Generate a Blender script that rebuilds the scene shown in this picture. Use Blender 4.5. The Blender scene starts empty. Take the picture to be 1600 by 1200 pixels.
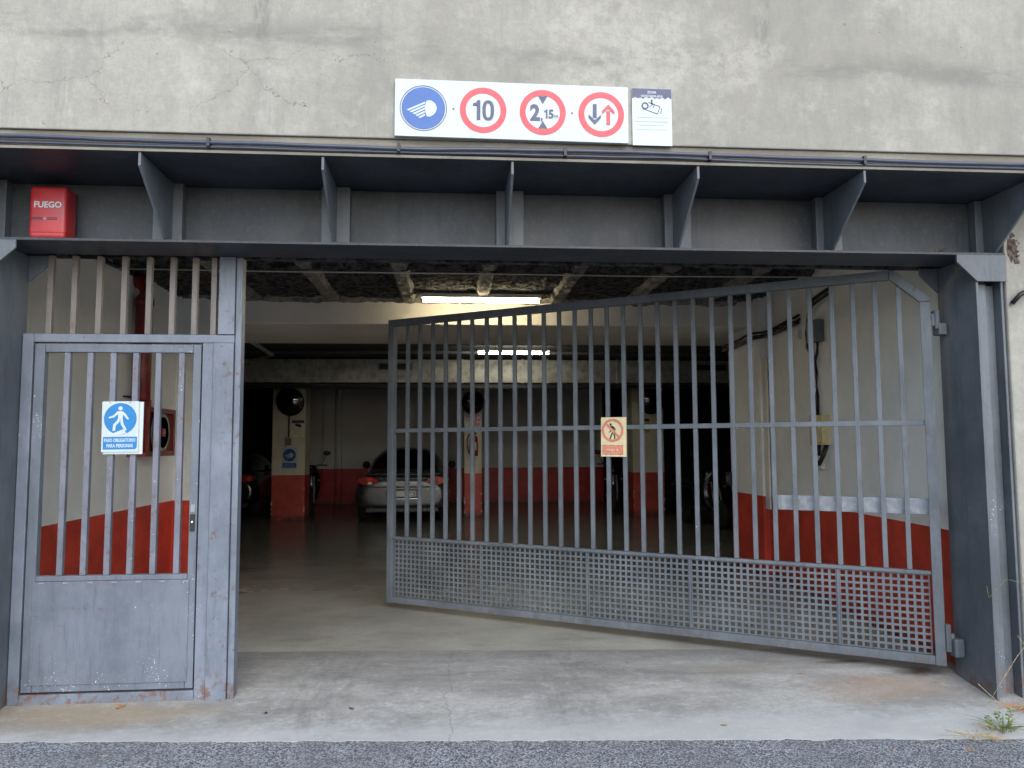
import bpy, bmesh, math, random
from mathutils import Vector, Matrix
random.seed(7)
R = math.radians
sc = bpy.context.scene
COL = sc.collection

# ------------------------------------------------------------------ camera
cam_d = bpy.data.cameras.new("camera")
cam_d.sensor_width = 36.0
cam_d.lens = 36.0 * 1213.35 / 1600.0
cam_d.clip_start = 0.05
cam_d.clip_end = 500
cam = bpy.data.objects.new("camera", cam_d)
COL.objects.link(cam)
YAW, PITCH, ROLL = 0.0808, 0.0782, -0.0045
_f = Vector((math.sin(YAW) * math.cos(PITCH), math.cos(YAW) * math.cos(PITCH), math.sin(PITCH)))
_r = Vector((math.cos(YAW), -math.sin(YAW), 0))
_u = _r.cross(_f)
_r2 = _r * math.cos(ROLL) + _u * math.sin(ROLL)
_u2 = -_r * math.sin(ROLL) + _u * math.cos(ROLL)
_m = Matrix((_r2, _u2, -_f)).transposed().to_4x4()
_m.translation = Vector((0, -4.7656, 1.4533))
cam.matrix_world = _m
sc.camera = cam

# ------------------------------------------------------------------ light
w = bpy.data.worlds.new("World"); sc.world = w; w.use_nodes = True
nt = w.node_tree
sky = nt.nodes.new("ShaderNodeTexSky"); sky.sky_type = 'NISHITA'; sky.sun_disc = False
SUN_EL, SUN_AZ = R(38), R(170)          # high, from the street side
sky.sun_elevation = SUN_EL; sky.sun_rotation = SUN_AZ
sky.air_density = 1.0; sky.dust_density = 1.2; sky.ozone_density = 1.0
nt.nodes["Background"].inputs[1].default_value = 0.15
nt.links.new(sky.outputs[0], nt.nodes["Background"].inputs[0])
sd = bpy.data.lights.new("sun", 'SUN'); sd.energy = 1.2; sd.angle = R(80); sd.color = (1, .99, .965)
so = bpy.data.objects.new("sun", sd); COL.objects.link(so)
_dir = Vector((math.sin(SUN_AZ) * math.cos(SUN_EL), math.cos(SUN_AZ) * math.cos(SUN_EL), math.sin(SUN_EL)))
so.rotation_euler = _dir.to_track_quat('Z', 'Y').to_euler()
so.location = _dir * 30
sc.view_settings.view_transform = 'Standard'; sc.view_settings.look = 'None'
sc.view_settings.gamma = 1; sc.view_settings.use_curve_mapping = False
sc.view_settings.exposure = 1.05

# ------------------------------------------------------------------ node helper
class NB:
    def __init__(s, name):
        s.m = bpy.data.materials.new(name); s.m.use_nodes = True
        s.t = s.m.node_tree; s.n = s.t.nodes; s.l = s.t.links
        s.b = s.n["Principled BSDF"]
        s.geo = s.n.new("ShaderNodeNewGeometry").outputs["Position"]
    def put(s, sock, v):
        if hasattr(v, "node"): s.l.new(v, sock)
        elif isinstance(v, (tuple, list)) and len(v) == 3 and sock.type == 'RGBA': sock.default_value = (*v, 1)
        else: sock.default_value = v
    def map(s, scale=(1, 1, 1), loc=(0, 0, 0), rot=(0, 0, 0), v=None):
        n = s.n.new("ShaderNodeMapping"); s.l.new(v or s.geo, n.inputs[0])
        n.inputs[1].default_value = loc; n.inputs[2].default_value = rot; n.inputs[3].default_value = scale
        return n.outputs[0]
    def noise(s, scale, detail=4, rough=.6, vec=None, dist=0, col=False):
        n = s.n.new("ShaderNodeTexNoise"); s.l.new(vec or s.geo, n.inputs["Vector"])
        n.inputs["Scale"].default_value = scale; n.inputs["Detail"].default_value = detail
        n.inputs["Roughness"].default_value = rough; n.inputs["Distortion"].default_value = dist
        return n.outputs[1 if col else 0]
    def voro(s, scale, feature='F1', vec=None, out=0):
        n = s.n.new("ShaderNodeTexVoronoi"); n.feature = feature
        s.l.new(vec or s.geo, n.inputs["Vector"]); n.inputs["Scale"].default_value = scale
        return n.outputs[out]
    def ramp(s, f, a, b, lo=0., hi=1., smooth=True):
        n = s.n.new("ShaderNodeMapRange"); n.clamp = True
        if smooth: n.interpolation_type = 'SMOOTHSTEP'
        s.put(n.inputs[0], f); n.inputs[1].default_value = a; n.inputs[2].default_value = b
        n.inputs[3].default_value = lo; n.inputs[4].default_value = hi
        return n.outputs[0]
    def math(s, op, a, b=0.):
        n = s.n.new("ShaderNodeMath"); n.operation = op
        s.put(n.inputs[0], a); s.put(n.inputs[1], b); return n.outputs[0]
    def mul(s, a, b): return s.math('MULTIPLY', a, b)
    def add(s, a, b): return s.math('ADD', a, b)
    def mix(s, f, a, b, mode='MIX'):
        n = s.n.new("ShaderNodeMix"); n.data_type = 'RGBA'; n.blend_type = mode
        s.put(n.inputs[0], f); s.put(n.inputs[6], a); s.put(n.inputs[7], b); return n.outputs[2]
    def axis(s, k, v=None):
        n = s.n.new("ShaderNodeSeparateXYZ"); s.l.new(v or s.geo, n.inputs[0]); return n.outputs[k]
    def vadd(s, a, b, sc_=1.):
        m = s.n.new("ShaderNodeVectorMath"); m.operation = 'MULTIPLY_ADD'
        s.l.new(b, m.inputs[0]); m.inputs[1].default_value = (sc_,) * 3; s.l.new(a, m.inputs[2]); return m.outputs[0]
    def bump(s, h, dist=.01, strength=.6, prev=None):
        n = s.n.new("ShaderNodeBump"); n.inputs["Strength"].default_value = strength
        n.inputs["Distance"].default_value = dist; s.l.new(h, n.inputs["Height"])
        if prev: s.l.new(prev, n.inputs["Normal"])
        return n.outputs[0]
    def done(s, col, rough=.6, metal=0., normal=None, spec=.5):
        s.put(s.b.inputs["Base Color"], col); s.put(s.b.inputs["Roughness"], rough)
        s.put(s.b.inputs["Metallic"], metal); s.b.inputs["Specular IOR Level"].default_value = spec
        if normal: s.l.new(normal, s.b.inputs["Normal"])
        return s.m

def plain(name, col, rough=.5, metal=0., var=.12, scale=14, spec=.5):
    b = NB(name)
    n = b.noise(scale, 5)
    c = b.mix(b.ramp(n, .35, .7), tuple(x * (1 - var) for x in col), tuple(min(1, x * (1 + var)) for x in col))
    return b.done(c, b.ramp(b.noise(scale * 2, 3), .3, .7, rough * .85, min(1, rough * 1.15)), metal, None, spec)

def emis(name, col, strength):
    b = NB(name); b.b.inputs["Emission Color"].default_value = (*col, 1); b.b.inputs["Emission Strength"].default_value = strength
    return b.done(col, .5)

def steel(name, c1, c2, rust=.0, chips=.0, rough=.5, low=0.):
    b = NB(name)
    big = b.noise(1.7, 6, .65)
    st = b.noise(5, 7, .75, b.map((1.6, 1.6, .7)))
    c = b.mix(b.ramp(b.add(b.mul(big, .6), b.mul(st, .4)), .38, .64), c1, c2)
    dust = b.ramp(b.noise(30, 6, .75), .5, .8, 0, .16)
    c = b.mix(dust, c, (.30, .30, .31))
    drip = b.mul(b.ramp(b.noise(9, 6, .75, b.map((3, 3, .22), (3, 3, 3))), .54, .66), .38)
    c = b.mix(drip, c, tuple(x * .5 for x in c1))
    scr = b.ramp(b.noise(9, 8, .8, b.map((1, 1, 5))), .62, .72, 0, .35)
    c = b.mix(scr, c, tuple(x * .45 for x in c1))
    rmask = b.mul(b.ramp(b.noise(22, 8, .8), .56, .64), b.ramp(b.noise(2.3, 3, .6, b.map(loc=(5, 1, 2))), .62 - rust * .4, .76 - rust * .4))
    if low:
        rmask = b.math('MAXIMUM', rmask, b.mul(b.ramp(b.axis(2), low, 0., 0, 1), b.ramp(b.noise(16, 7, .75), .47, .6)))
    rc = b.mix(b.noise(60, 4), (.075, .035, .02), (.2, .1, .055))
    if rust or low: c = b.mix(b.mul(rmask, .85), c, rc)
    if chips:
        b_chip = (.22, .16)
        v = b.voro(70, vec=b.vadd(b.geo, b.noise(30, 3, col=True), .02))
        ch = b.mul(b.ramp(v, b_chip[0], b_chip[1]), b.ramp(b.noise(2.6, 6, .8, b.map(loc=(9, 4, 1))), .67 - chips * .12, .72 - chips * .12))
        c = b.mix(ch, c, (.55, .56, .58))
    h = b.add(b.mul(b.noise(9, 4), .5), b.mul(rmask, -.6))
    return b.done(c, b.ramp(big, .3, .7, rough - .1, rough + .12), .0, b.bump(h, .003, .5), .45)

M = {}
M['steel_dark'] = steel('steel_dark_paint', (.076, .088, .102), (.122, .138, .157), rust=.0, chips=.1, low=.12)
M['steel_beam'] = steel('steel_beam_paint', (.022, .027, .034), (.047, .056, .068), rust=.10)
M['steel_gate'] = steel('steel_gate_paint', (.086, .102, .120), (.140, .162, .185), rust=.24, chips=.5, low=.14)
M['steel_door'] = steel('steel_door_paint', (.112, .134, .170), (.180, .208, .255), rust=.42, chips=.5, low=.22)
M['steel_leaf'] = steel('steel_leaf_paint', (.095, .113, .142), (.148, .170, .207), rust=.3, chips=.9)
M['steel_bar'] = steel('steel_rusty_bar_paint', (.11, .12, .15), (.17, .18, .22), rust=.95, chips=.6)
M['steel_upper'] = steel('steel_upper_bar_paint', (.125, .108, .10), (.175, .158, .15), rust=.5, chips=.4)

def wall_plaster():
    b = NB('weathered_plaster')
    x, z = b.axis(0), b.axis(2)
    c = b.mix(b.ramp(b.noise(.9, 9, .72), .40, .60), (.285, .275, .240), (.352, .341, .302))
    c = b.mix(b.ramp(b.noise(2.6, 8, .7, b.map((1, 1, .55), (3, 0, 1))), .46, .64, 0, .5), c, (.215, .212, .195))
    c = b.mix(b.ramp(b.noise(5, 9, .75, b.map(loc=(1, 7, 3))), .54, .70, 0, .45), c, (.45, .44, .40))
    # dark run-off band left by an old day joint
    zz = b.add(z, b.mul(b.noise(1.3, 5, .6, b.map((1, 1, .4))), -.22))
    zz = b.add(zz, b.mul(x, .02))
    band = b.mul(b.ramp(zz, 3.38, 3.47), b.ramp(zz, 3.64, 3.49))
    band = b.mul(band, b.ramp(b.noise(3.2, 8, .75, b.map((.5, 1, 1.6))), .40, .62))
    c = b.mix(b.mul(band, .66), c, (.17, .165, .155))
    # two vertical streaks under formwork seams
    for sx in (-.97, 1.77):
        d = b.math('ABSOLUTE', b.add(b.add(x, -sx), b.mul(b.noise(7, 5, .7), .05)))
        d = b.add(d, -.025)
        s1 = b.mul(b.ramp(d, .035, .0), b.ramp(b.noise(14, 8, .85, b.map((1, 1, .3))), .44, .56))
        s1 = b.mul(s1, b.ramp(z, 3.5, 3.66))
        c = b.mix(b.mul(s1, .65), c, (.17, .165, .155))
        s2 = b.mul(b.ramp(d, .36, .03), b.ramp(b.noise(8, 7, .8, b.map((1, 1, .5))), .45, .7))
        c = b.mix(b.mul(s2, .4), c, (.20, .195, .18))
    # fine dirt speckle
    c = b.mix(b.mul(b.ramp(b.noise(45, 6, .8), .60, .70), b.ramp(b.noise(2, 4), .45, .62)), c, (.23, .22, .2))
    c = b.mix(b.mul(b.ramp(b.noise(24, 8, .85, b.map(loc=(2, 2, 8))), .63, .68), .5), c, (.48, .47, .43))
    # greenish-white runs near the bottom
    run = b.mul(b.ramp(b.noise(5, 5, .7, b.map((1, 1, .18), (4, 4, 4))), .56, .72), b.ramp(z, 3.55, 3.1))
    c = b.mix(b.mul(run, .5), c, (.45, .44, .40))
    # map cracks
    v = b.vadd(b.geo, b.noise(3.2, 5, .7, col=True), .34)
    v = b.map((.75, 1, 1.35), v=v)
    e = b.voro(1.7, 'DISTANCE_TO_EDGE', v)
    crk = b.mul(b.ramp(e, .0034, .0008), b.ramp(x, -.15, -.5))
    crk = b.mul(crk, b.mul(b.ramp(z, 3.62, 3.5), b.ramp(z, 3.18, 3.26)))
    e2 = b.voro(5.5, 'DISTANCE_TO_EDGE', v)
    crk2 = b.mul(b.ramp(e2, .010, .002), b.ramp(b.noise(.9, 3, .5, b.map(loc=(3.6, 1, .3))), .60, .66))
    c = b.mix(b.mul(b.math('MAXIMUM', crk, b.mul(crk2, .3)), .75), c, (.13, .12, .11))
    c = b.mix(b.ramp(b.noise(28, 9, .85, b.map(loc=(6, 1, 2))), .42, .60, 0, .35), c, (.235, .232, .215))
    c = b.mix(b.ramp(b.noise(6, 8, .8, b.map((1.6, 1, .16), (8, 2, 0))), .50, .66, 0, .38), c, (.22, .218, .20))
    c = b.mix(b.mul(b.ramp(b.noise(1.1, 6, .7, b.map(loc=(2, 0, 9))), .50, .64, 0, .38), b.ramp(b.noise(13, 8, .8), .40, .58)), c, (.49, .475, .42))
    # small pits
    pv = b.voro(9, vec=b.vadd(b.geo, b.noise(9, 3, col=True), .15))
    pit = b.mul(b.ramp(pv, .075, .03), b.ramp(b.noise(2.2, 4, .7, b.map(loc=(7, 1, 5))), .5, .6))
    c = b.mix(b.mul(pit, .7), c, (.2, .18, .16))
    h = b.add(b.mul(b.noise(3, 10, .7), 1.), b.mul(crk, -.35))
    h = b.add(h, b.mul(pit, -.4)); h = b.add(h, b.mul(b.noise(70, 4, .7), .1))
    return b.done(c, .88, 0, b.bump(h, .02, .55), .2)
M['plaster'] = wall_plaster()

def lip():
    b = NB('bare_concrete_lip')
    c = b.mix(b.ramp(b.noise(4, 8, .7, b.map((.4, 1, 2))), .35, .65), (.17, .155, .13), (.25, .235, .195))
    return b.done(c, .9, 0, b.bump(b.noise(18, 8, .75), .012, .6), .2)
M['lip'] = lip()

def painted(name, c1, c2, red=True, red_c=(.56, .06, .035), zred=.877, bumpd=.006):
    b = NB(name)
    z = b.axis(2)
    c = b.mix(b.ramp(b.noise(1.4, 6, .65), .35, .65), c1, c2)
    c = b.mix(b.ramp(b.noise(7, 7, .75, b.map((1, 1, .5))), .55, .75, 0, .35), c, tuple(v * .7 for v in c1))
    c = b.mix(b.mul(b.ramp(b.noise(40, 5, .8), .66, .72), .4), c, (.2, .18, .15))
    if red:
        rc = b.mix(b.ramp(b.noise(3, 6, .7), .3, .7), tuple(v * .78 for v in red_c), tuple(v * 1.2 for v in red_c))
        rc = b.mix(b.mul(b.ramp(b.noise(26, 8, .85), .655, .69), .7), rc, (.5, .45, .4))
        rc = b.mix(b.mul(b.ramp(z, .16, .0), b.ramp(b.noise(9, 6, .7), .3, .6)), rc, (.05, .04, .035))
        zz = b.add(z, b.mul(b.noise(25, 3), .006))
        sc1 = b.mul(b.ramp(b.noise(5, 9, .8, b.map((1, .5, 5))), .56, .66), b.mul(b.ramp(z, .2, .35), b.ramp(z, .85, .6)))
        rc = b.mix(b.mul(sc1, .7), rc, (.10, .05, .045))
        c = b.mix(b.ramp(zz, zred + .004, zred + .002, 0, 1, False), c, rc)
    return b.done(c, b.ramp(z, zred, zred - .001, .8, .42, False) if red else .8, 0, b.bump(b.noise(22, 6, .7), bumpd, .5), .35)
M['wall_paint'] = painted('cream_and_red_wall_paint', (.76, .77, .75), (.85, .86, .845))
M['pillar_paint'] = painted('cream_and_red_pillar_paint', (.56, .53, .43), (.67, .64, .53), red_c=(.50, .07, .055))
M['back_paint'] = painted('dim_back_wall_paint', (.55, .56, .57), (.62, .63, .64), red_c=(.45, .03, .035))
M['white_paint'] = painted('white_beam_paint', (.66, .63, .57), (.76, .73, .67), red=False)

def rough_ceiling():
    b = NB('sprayed_ceiling_crust')
    c = b.mix(b.ramp(b.noise(11, 8, .8), .4, .62), (.022, .022, .024), (.14, .135, .13))
    return b.done(c, .95, 0, b.bump(b.noise(38, 8, .8), .03, 1.), .1)
M['crust'] = rough_ceiling()
def joist_m():
    b = NB('sprayed_joist_crust')
    c = b.mix(b.ramp(b.noise(9, 8, .8), .38, .6), (.15, .143, .13), (.32, .305, .275))
    return b.done(c, .95, 0, b.bump(b.noise(34, 8, .8), .02, 1.), .1)
M['joist'] = joist_m()
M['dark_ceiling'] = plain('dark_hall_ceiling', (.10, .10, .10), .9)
M['hall_dark'] = plain('unlit_hall_wall', (.05, .052, .06), .9)  # near-black colour stands in for the unlit depth of the hall

def floor_m():
    b = NB('worn_garage_concrete')
    c = b.mix(b.ramp(b.noise(.8, 8, .65), .35, .65), (.24, .238, .205), (.37, .365, .32))
    c = b.mix(b.ramp(b.noise(2.5, 8, .75, b.map((.6, 1.1, 1))), .48, .72, 0, .6), c, (.14, .135, .12))
    c = b.mix(b.ramp(b.noise(5, 8, .75, b.map(loc=(3, 1, 0))), .58, .75, 0, .5), c, (.42, .41, .36))
    c = b.mix(b.mul(b.ramp(b.noise(60, 4, .8), .66, .72), .5), c, (.1, .09, .08))
    c = b.mix(b.ramp(b.noise(26, 9, .85), .45, .62, 0, .35), c, (.15, .145, .13))
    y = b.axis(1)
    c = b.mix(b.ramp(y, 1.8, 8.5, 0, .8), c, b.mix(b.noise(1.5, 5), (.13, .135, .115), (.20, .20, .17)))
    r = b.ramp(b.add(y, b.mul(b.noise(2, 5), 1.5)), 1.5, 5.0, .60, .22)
    return b.done(c, r, 0, b.bump(b.noise(10, 6, .7), .003, .4), .5)
M['floor'] = floor_m()

def apron_m():
    b = NB('stained_apron_concrete')
    x, y = b.axis(0), b.axis(1)
    c = b.mix(b.ramp(b.noise(1.3, 9, .72, b.map((.5, 1.4, 1))), .40, .60), (.235, .232, .215), (.36, .357, .335))
    c = b.mix(b.ramp(b.noise(3.2, 9, .75, b.map((.7, 1.3, 1), (2, 2, 0))), .47, .62, 0, .5), c, (.17, .17, .168))
    c = b.mix(b.ramp(b.noise(7, 8, .8, b.map((.9, 1.2, 1), (4, 0, 0))), .54, .66, 0, .6), c, (.44, .45, .455))
    jj = b.add(b.add(y, b.mul(x, .078)), b.mul(b.noise(2, 6, .7), .25))
    c = b.mix(b.mul(b.ramp(jj, .55, 1.0), .45), c, (.15, .152, .15))
    c = b.mix(b.ramp(b.noise(34, 9, .85, b.map((.8, 1.1, 1))), .42, .60, 0, .4), c, (.17, .165, .155))
    c = b.mix(b.ramp(b.noise(13, 9, .85, b.map((.9, 1.1, 1), (1, 5, 0))), .55, .64, 0, .4), c, (.48, .475, .45))
    for tx in (-.55, .95):      # tyre-darkened tracks
        tr = b.math('ABSOLUTE', b.add(b.add(x, -tx), b.mul(b.noise(1.2, 4), .4)))
        c = b.mix(b.mul(b.ramp(tr, .38, .1), b.ramp(b.noise(7, 7, .8, b.map((1.5, .5, 1))), .4, .62, 0, .45)), c, (.13, .128, .122))
    # bleached outer edge
    c = b.mix(b.mul(b.ramp(b.add(y, b.mul(b.noise(2.2, 8, .8), .5)), .0, -.25), .6), c, (.42, .428, .425))
    # rusty yellow stains, left frame and right hinge; painted shadow strip under the gate
    for (cx, cy, rx, ry, cc, k) in ((-2.0, -.12, 1.15, .30, (.27, .20, .11), .6), (2.62, -.10, .75, .30, (.25, .175, .12), .7), (2.98, .10, .24, .11, (.045, .026, .022), 1.), (2.62, .34, .30, .08, (.08, .055, .045), .85), (1.9, .25, .8, .25, (.24, .22, .18), .5)):
        dx = b.math('POWER', b.math('DIVIDE', b.add(x, -cx), rx), 2.)
        dy = b.math('POWER', b.math('DIVIDE', b.add(y, -cy), ry), 2.)
        dd = b.add(b.add(dx, dy), b.mul(b.noise(4, 8, .75, b.map((.6, 1.4, 1), (cx, cy, 0))), 1.4))
        c = b.mix(b.mul(b.ramp(dd, 1.35, .5), k), c, cc)
    # one long crack, running in from the street
    cxx = b.add(b.add(x, -.02), b.mul(b.noise(3.5, 6, .7, b.map((.05, 1, 1))), .28))
    cxx = b.add(cxx, b.mul(y, -.02))
    ck = b.mul(b.ramp(b.math('ABSOLUTE', b.add(cxx, -.12)), .0032, .0008), b.ramp(b.noise(6, 3), .3, .42))
    c = b.mix(b.mul(ck, .6), c, (.1, .095, .09))
    c = b.mix(b.mul(b.ramp(b.noise(55, 4, .8), .65, .72), .5), c, (.14, .13, .12))
    h = b.add(b.noise(6, 9, .75), b.mul(ck, -.5))
    return b.done(c, .85, 0, b.bump(h, .012, .5), .3)
M['apron'] = apron_m()

def asphalt_m():
    b = NB('asphalt')
    v = b.voro(150, out=1)
    g = b.axis(0, v)
    c = b.mix(b.ramp(g, .2, .95), (.07, .076, .085), (.42, .44, .47))
    c = b.mix(b.ramp(b.noise(2, 6, .7), .40, .62, 0, .45), c, (.13, .135, .145))
    c = b.mix(b.mul(b.ramp(b.noise(14, 7, .8), .56, .64), .5), c, (.33, .31, .27))
    c = b.mix(b.mul(b.ramp(b.noise(90, 4, .8), .64, .70), .6), c, (.30, .29, .27))
    return b.done(c, .85, 0, b.bump(b.voro(150), .005, 1.), .3)
M['asphalt'] = asphalt_m()

def sign_white():
    b = NB('sign_white')
    c = b.mix(b.ramp(b.noise(6, 7, .75, b.map((1, 1, .35))), .5, .72, 0, .5), (.46, .53, .54), (.32, .36, .41))
    c = b.mix(b.mul(b.ramp(b.noise(60, 5, .8), .64, .70), .5), c, (.35, .35, .33))
    return b.done(c, .4)
M['sign_white'] = sign_white()
M['sign_red'] = plain('sign_red', (.58, .05, .07), .4, var=.06)
M['sign_blue'] = plain('sign_blue', (.012, .09, .33), .35, var=.05)
M['sign_cyan'] = plain('sign_bright_blue', (.0, .16, .42), .35, var=.06, scale=30)
M['sign_navy'] = plain('sign_navy', (.045, .055, .12), .4, var=.1)
M['sign_grey'] = plain('sign_grey_print', (.30, .33, .38), .5)
M['sign_yellow'] = plain('sign_faded_yellow', (.72, .64, .38), .5, var=.06, scale=30)
M['sign_orange'] = plain('sign_faded_orange', (.66, .24, .17), .5, var=.15, scale=30)
M['sign_orange2'] = plain('sign_faded_salmon', (.74, .46, .32), .5, var=.15, scale=40)
M['black'] = plain('black_plastic', (.012, .012, .014), .45)
M['cable'] = plain('dark_cable_sheath', (.045, .055, .085), .35)
M['white_plastic'] = plain('white_plastic', (.62, .61, .56), .5)
M['beige'] = plain('beige_plastic', (.55, .46, .24), .5)
M['grey_box'] = plain('grey_plastic_box', (.14, .15, .16), .5)
M['red_box'] = plain('red_alarm_plastic', (.42, .025, .032), .35, var=.18, scale=6)
M['red_pipe'] = plain('red_pipe_paint', (.20, .018, .016), .4, var=.3)
M['red_faded'] = steel('faded_red_cabinet_paint', (.34, .055, .045), (.42, .09, .07), rust=.6)
M['red_ext'] = plain('red_extinguisher', (.4, .015, .02), .3)
M['duct'] = None
def duct_m():
    b = NB('galvanised_duct')
    c = b.mix(b.ramp(b.voro(9, out=0), .1, .7), (.34, .34, .29), (.50, .50, .44))
    c = b.mix(b.ramp(b.noise(3, 6), .5, .7, 0, .5), c, (.2, .2, .17))
    return b.done(c, .45, .55, b.bump(b.noise(3, 4), .02, .3))
M['duct'] = duct_m()
M['galv'] = plain('galvanised_rail', (.26, .28, .31), .45, .3, var=.2, scale=20)
M['chrome'] = plain('chrome', (.7, .7, .7), .15, 1., var=.03)
M['mirror'] = plain('convex_mirror_glass', (.16, .165, .17), .06, 1., var=.05, scale=3)
M['car_silver'] = plain('silver_car_paint', (.085, .087, .09), .26, .55, var=.03, scale=1.5)
M['car_black'] = plain('black_car_paint', (.008, .009, .012), .15, 0, var=.1)
M['glass'] = plain('dark_car_glass', (.006, .007, .010), .08)
M['tyre'] = plain('tyre_rubber', (.012, .012, .013), .8)
M['tail_red'] = plain('tail_lamp_red', (.38, .012, .012), .12)
M['tail_bright'] = plain('tail_lamp_bright_red', (.85, .05, .03), .12)
M['tail_amber'] = plain('tail_lamp_amber', (.55, .13, .05), .12)
M['plate'] = plain('number_plate_white', (.75, .75, .72), .4, var=.03)
M['tube'] = emis('lit_fluorescent_tube', (1., .85, .55), 42)
M['tube2'] = emis('lit_fluorescent_tube_cool', (1., .93, .78), 55)
M['hose'] = plain('grey_hose', (.33, .36, .31), .6)
M['grass'] = plain('weed_green', (.13, .2, .05), .7, var=.4, scale=40)
M['grass_dry'] = plain('weed_straw', (.42, .33, .17), .8, var=.4, scale=40)
M['leaf'] = plain('dry_leaf', (.42, .26, .12), .8, var=.3, scale=60)
M['leaf_orange'] = plain('dry_orange_needles', (.40, .17, .06), .8, var=.5, scale=60)
M['rubble'] = plain('broken_masonry', (.10, .075, .06), .95, var=.5, scale=25)

# ------------------------------------------------------------------ mesh helpers
def tag(o, label=None, cat=None, group=None, kind=None):
    if label: o['label'] = label
    if cat: o['category'] = cat
    if group: o['group'] = group
    if kind: o['kind'] = kind
    return o

def empty(name, loc=(0, 0, 0), rz=0., **k):
    o = bpy.data.objects.new(name, None); COL.objects.link(o)
    o.location = loc; o.rotation_euler = (0, 0, rz); o.empty_display_size = .1
    return tag(o, **k)

class MB:
    def __init__(s): s.bm = bmesh.new(); s.mi = 0
    def faces(s, vs, fs):
        v = [s.bm.verts.new(p) for p in vs]
        for f in fs:
            try: fc = s.bm.faces.new([v[i] for i in f]); fc.material_index = s.mi
            except ValueError: pass
        return s
    def box(s, x0, x1, y0, y1, z0, z1):
        return s.faces([(x0,y0,z0),(x1,y0,z0),(x1,y1,z0),(x0,y1,z0),(x0,y0,z1),(x1,y0,z1),(x1,y1,z1),(x0,y1,z1)],
                       [(3,2,1,0),(4,5,6,7),(0,1,5,4),(1,2,6,5),(2,3,7,6),(3,0,4,7)])
    def prism(s, poly, axis, a, b):
        """poly: 2-D outline; extruded along axis ('x','y','z') from a to b"""
        def P(p, t): return {'x': (t, p[0], p[1]), 'y': (p[0], t, p[1]), 'z': (p[0], p[1], t)}[axis]
        n = len(poly)
        vs = [P(p, a) for p in poly] + [P(p, b) for p in poly]
        fs = [tuple(range(n))[::-1], tuple(range(n, 2 * n))] + [(i, (i + 1) % n, n + (i + 1) % n, n + i) for i in range(n)]
        return s.faces(vs, fs)
    def tube(s, pts, r, n=10, cap=True):
        pts = [Vector(p) for p in pts]; rings = []
        up = Vector((0, 0, 1))
        for i, p in enumerate(pts):
            d = (pts[min(i + 1, len(pts) - 1)] - pts[max(i - 1, 0)]).normalized()
            a = d.cross(up)
            if a.length < .05: a = d.cross(Vector((0, 1, 0)))
            a.normalize(); b_ = a.cross(d).normalized()
            rr = r[i] if isinstance(r, (list, tuple)) else r
            rings.append([s.bm.verts.new(p + (a * math.cos(t) + b_ * math.sin(t)) * rr) for t in [2 * math.pi * k / n for k in range(n)]])
        for A, B in zip(rings, rings[1:]):
            for k in range(n):
                f = s.bm.faces.new((A[k], A[(k + 1) % n], B[(k + 1) % n], B[k])); f.smooth = True; f.material_index = s.mi
        if cap:
            for rg in (rings[0][::-1], rings[-1]):
                f = s.bm.faces.new(rg); f.material_index = s.mi
        return s
    def lathe(s, prof, c, axis='y', n=32, smooth=True):
        """prof: (radius, offset along axis)"""
        rings = []
        for (r, h) in prof:
            ring = []
            for k in range(n):
                t = 2 * math.pi * k / n; a, b_ = r * math.cos(t), r * math.sin(t)
                o = {'y': (a, h, b_), 'z': (a, b_, h), 'x': (h, a, b_)}[axis]
                ring.append(s.bm.verts.new((c[0] + o[0], c[1] + o[1], c[2] + o[2])))
            rings.append(ring)
        for A, B in zip(rings, rings[1:]):
            for k in range(n):
                f = s.bm.faces.new((A[k], A[(k + 1) % n], B[(k + 1) % n], B[k])); f.smooth = smooth; f.material_index = s.mi
        for rg in (rings[0][::-1], rings[-1]):
            f = s.bm.faces.new(rg); f.material_index = s.mi
        return s
    def build(s, name, mats, parent=None, bevel=0, seg=2, subsurf=0, **k):
        bmesh.ops.recalc_face_normals(s.bm, faces=s.bm.faces)
        me = bpy.data.meshes.new(name); s.bm.to_mesh(me); s.bm.free()
        for m in (mats if isinstance(mats, (list, tuple)) else [mats]): me.materials.append(m)
        o = bpy.data.objects.new(name, me); COL.objects.link(o)
        if parent: o.parent = parent
        if bevel:
            m = o.modifiers.new('bevel', 'BEVEL'); m.width = bevel; m.segments = seg; m.limit_method = 'ANGLE'; m.angle_limit = R(40)
        if subsurf:
            m = o.modifiers.new('sub', 'SUBSURF'); m.levels = subsurf; m.render_levels = subsurf
        return tag(o, **k)

def grid_sheet(name, x0, x1, y0, y1, nx, ny, zf, m, parent=None, **k):
    vs, fs = [], []
    for j in range(ny + 1):
        for i in range(nx + 1):
            x = x0 + (x1 - x0) * i / nx; y = y0 + (y1 - y0) * j / ny
            vs.append((x, y, zf(x, y)))
    for j in range(ny):
        for i in range(nx):
            a = j * (nx + 1) + i; fs.append((a, a + 1, a + nx + 2, a + nx + 1))
    me = bpy.data.meshes.new(name); me.from_pydata(vs, [], fs); me.materials.append(m)
    o = bpy.data.objects.new(name, me); COL.objects.link(o)
    if parent: o.parent = parent
    return tag(o, **k)

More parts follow.
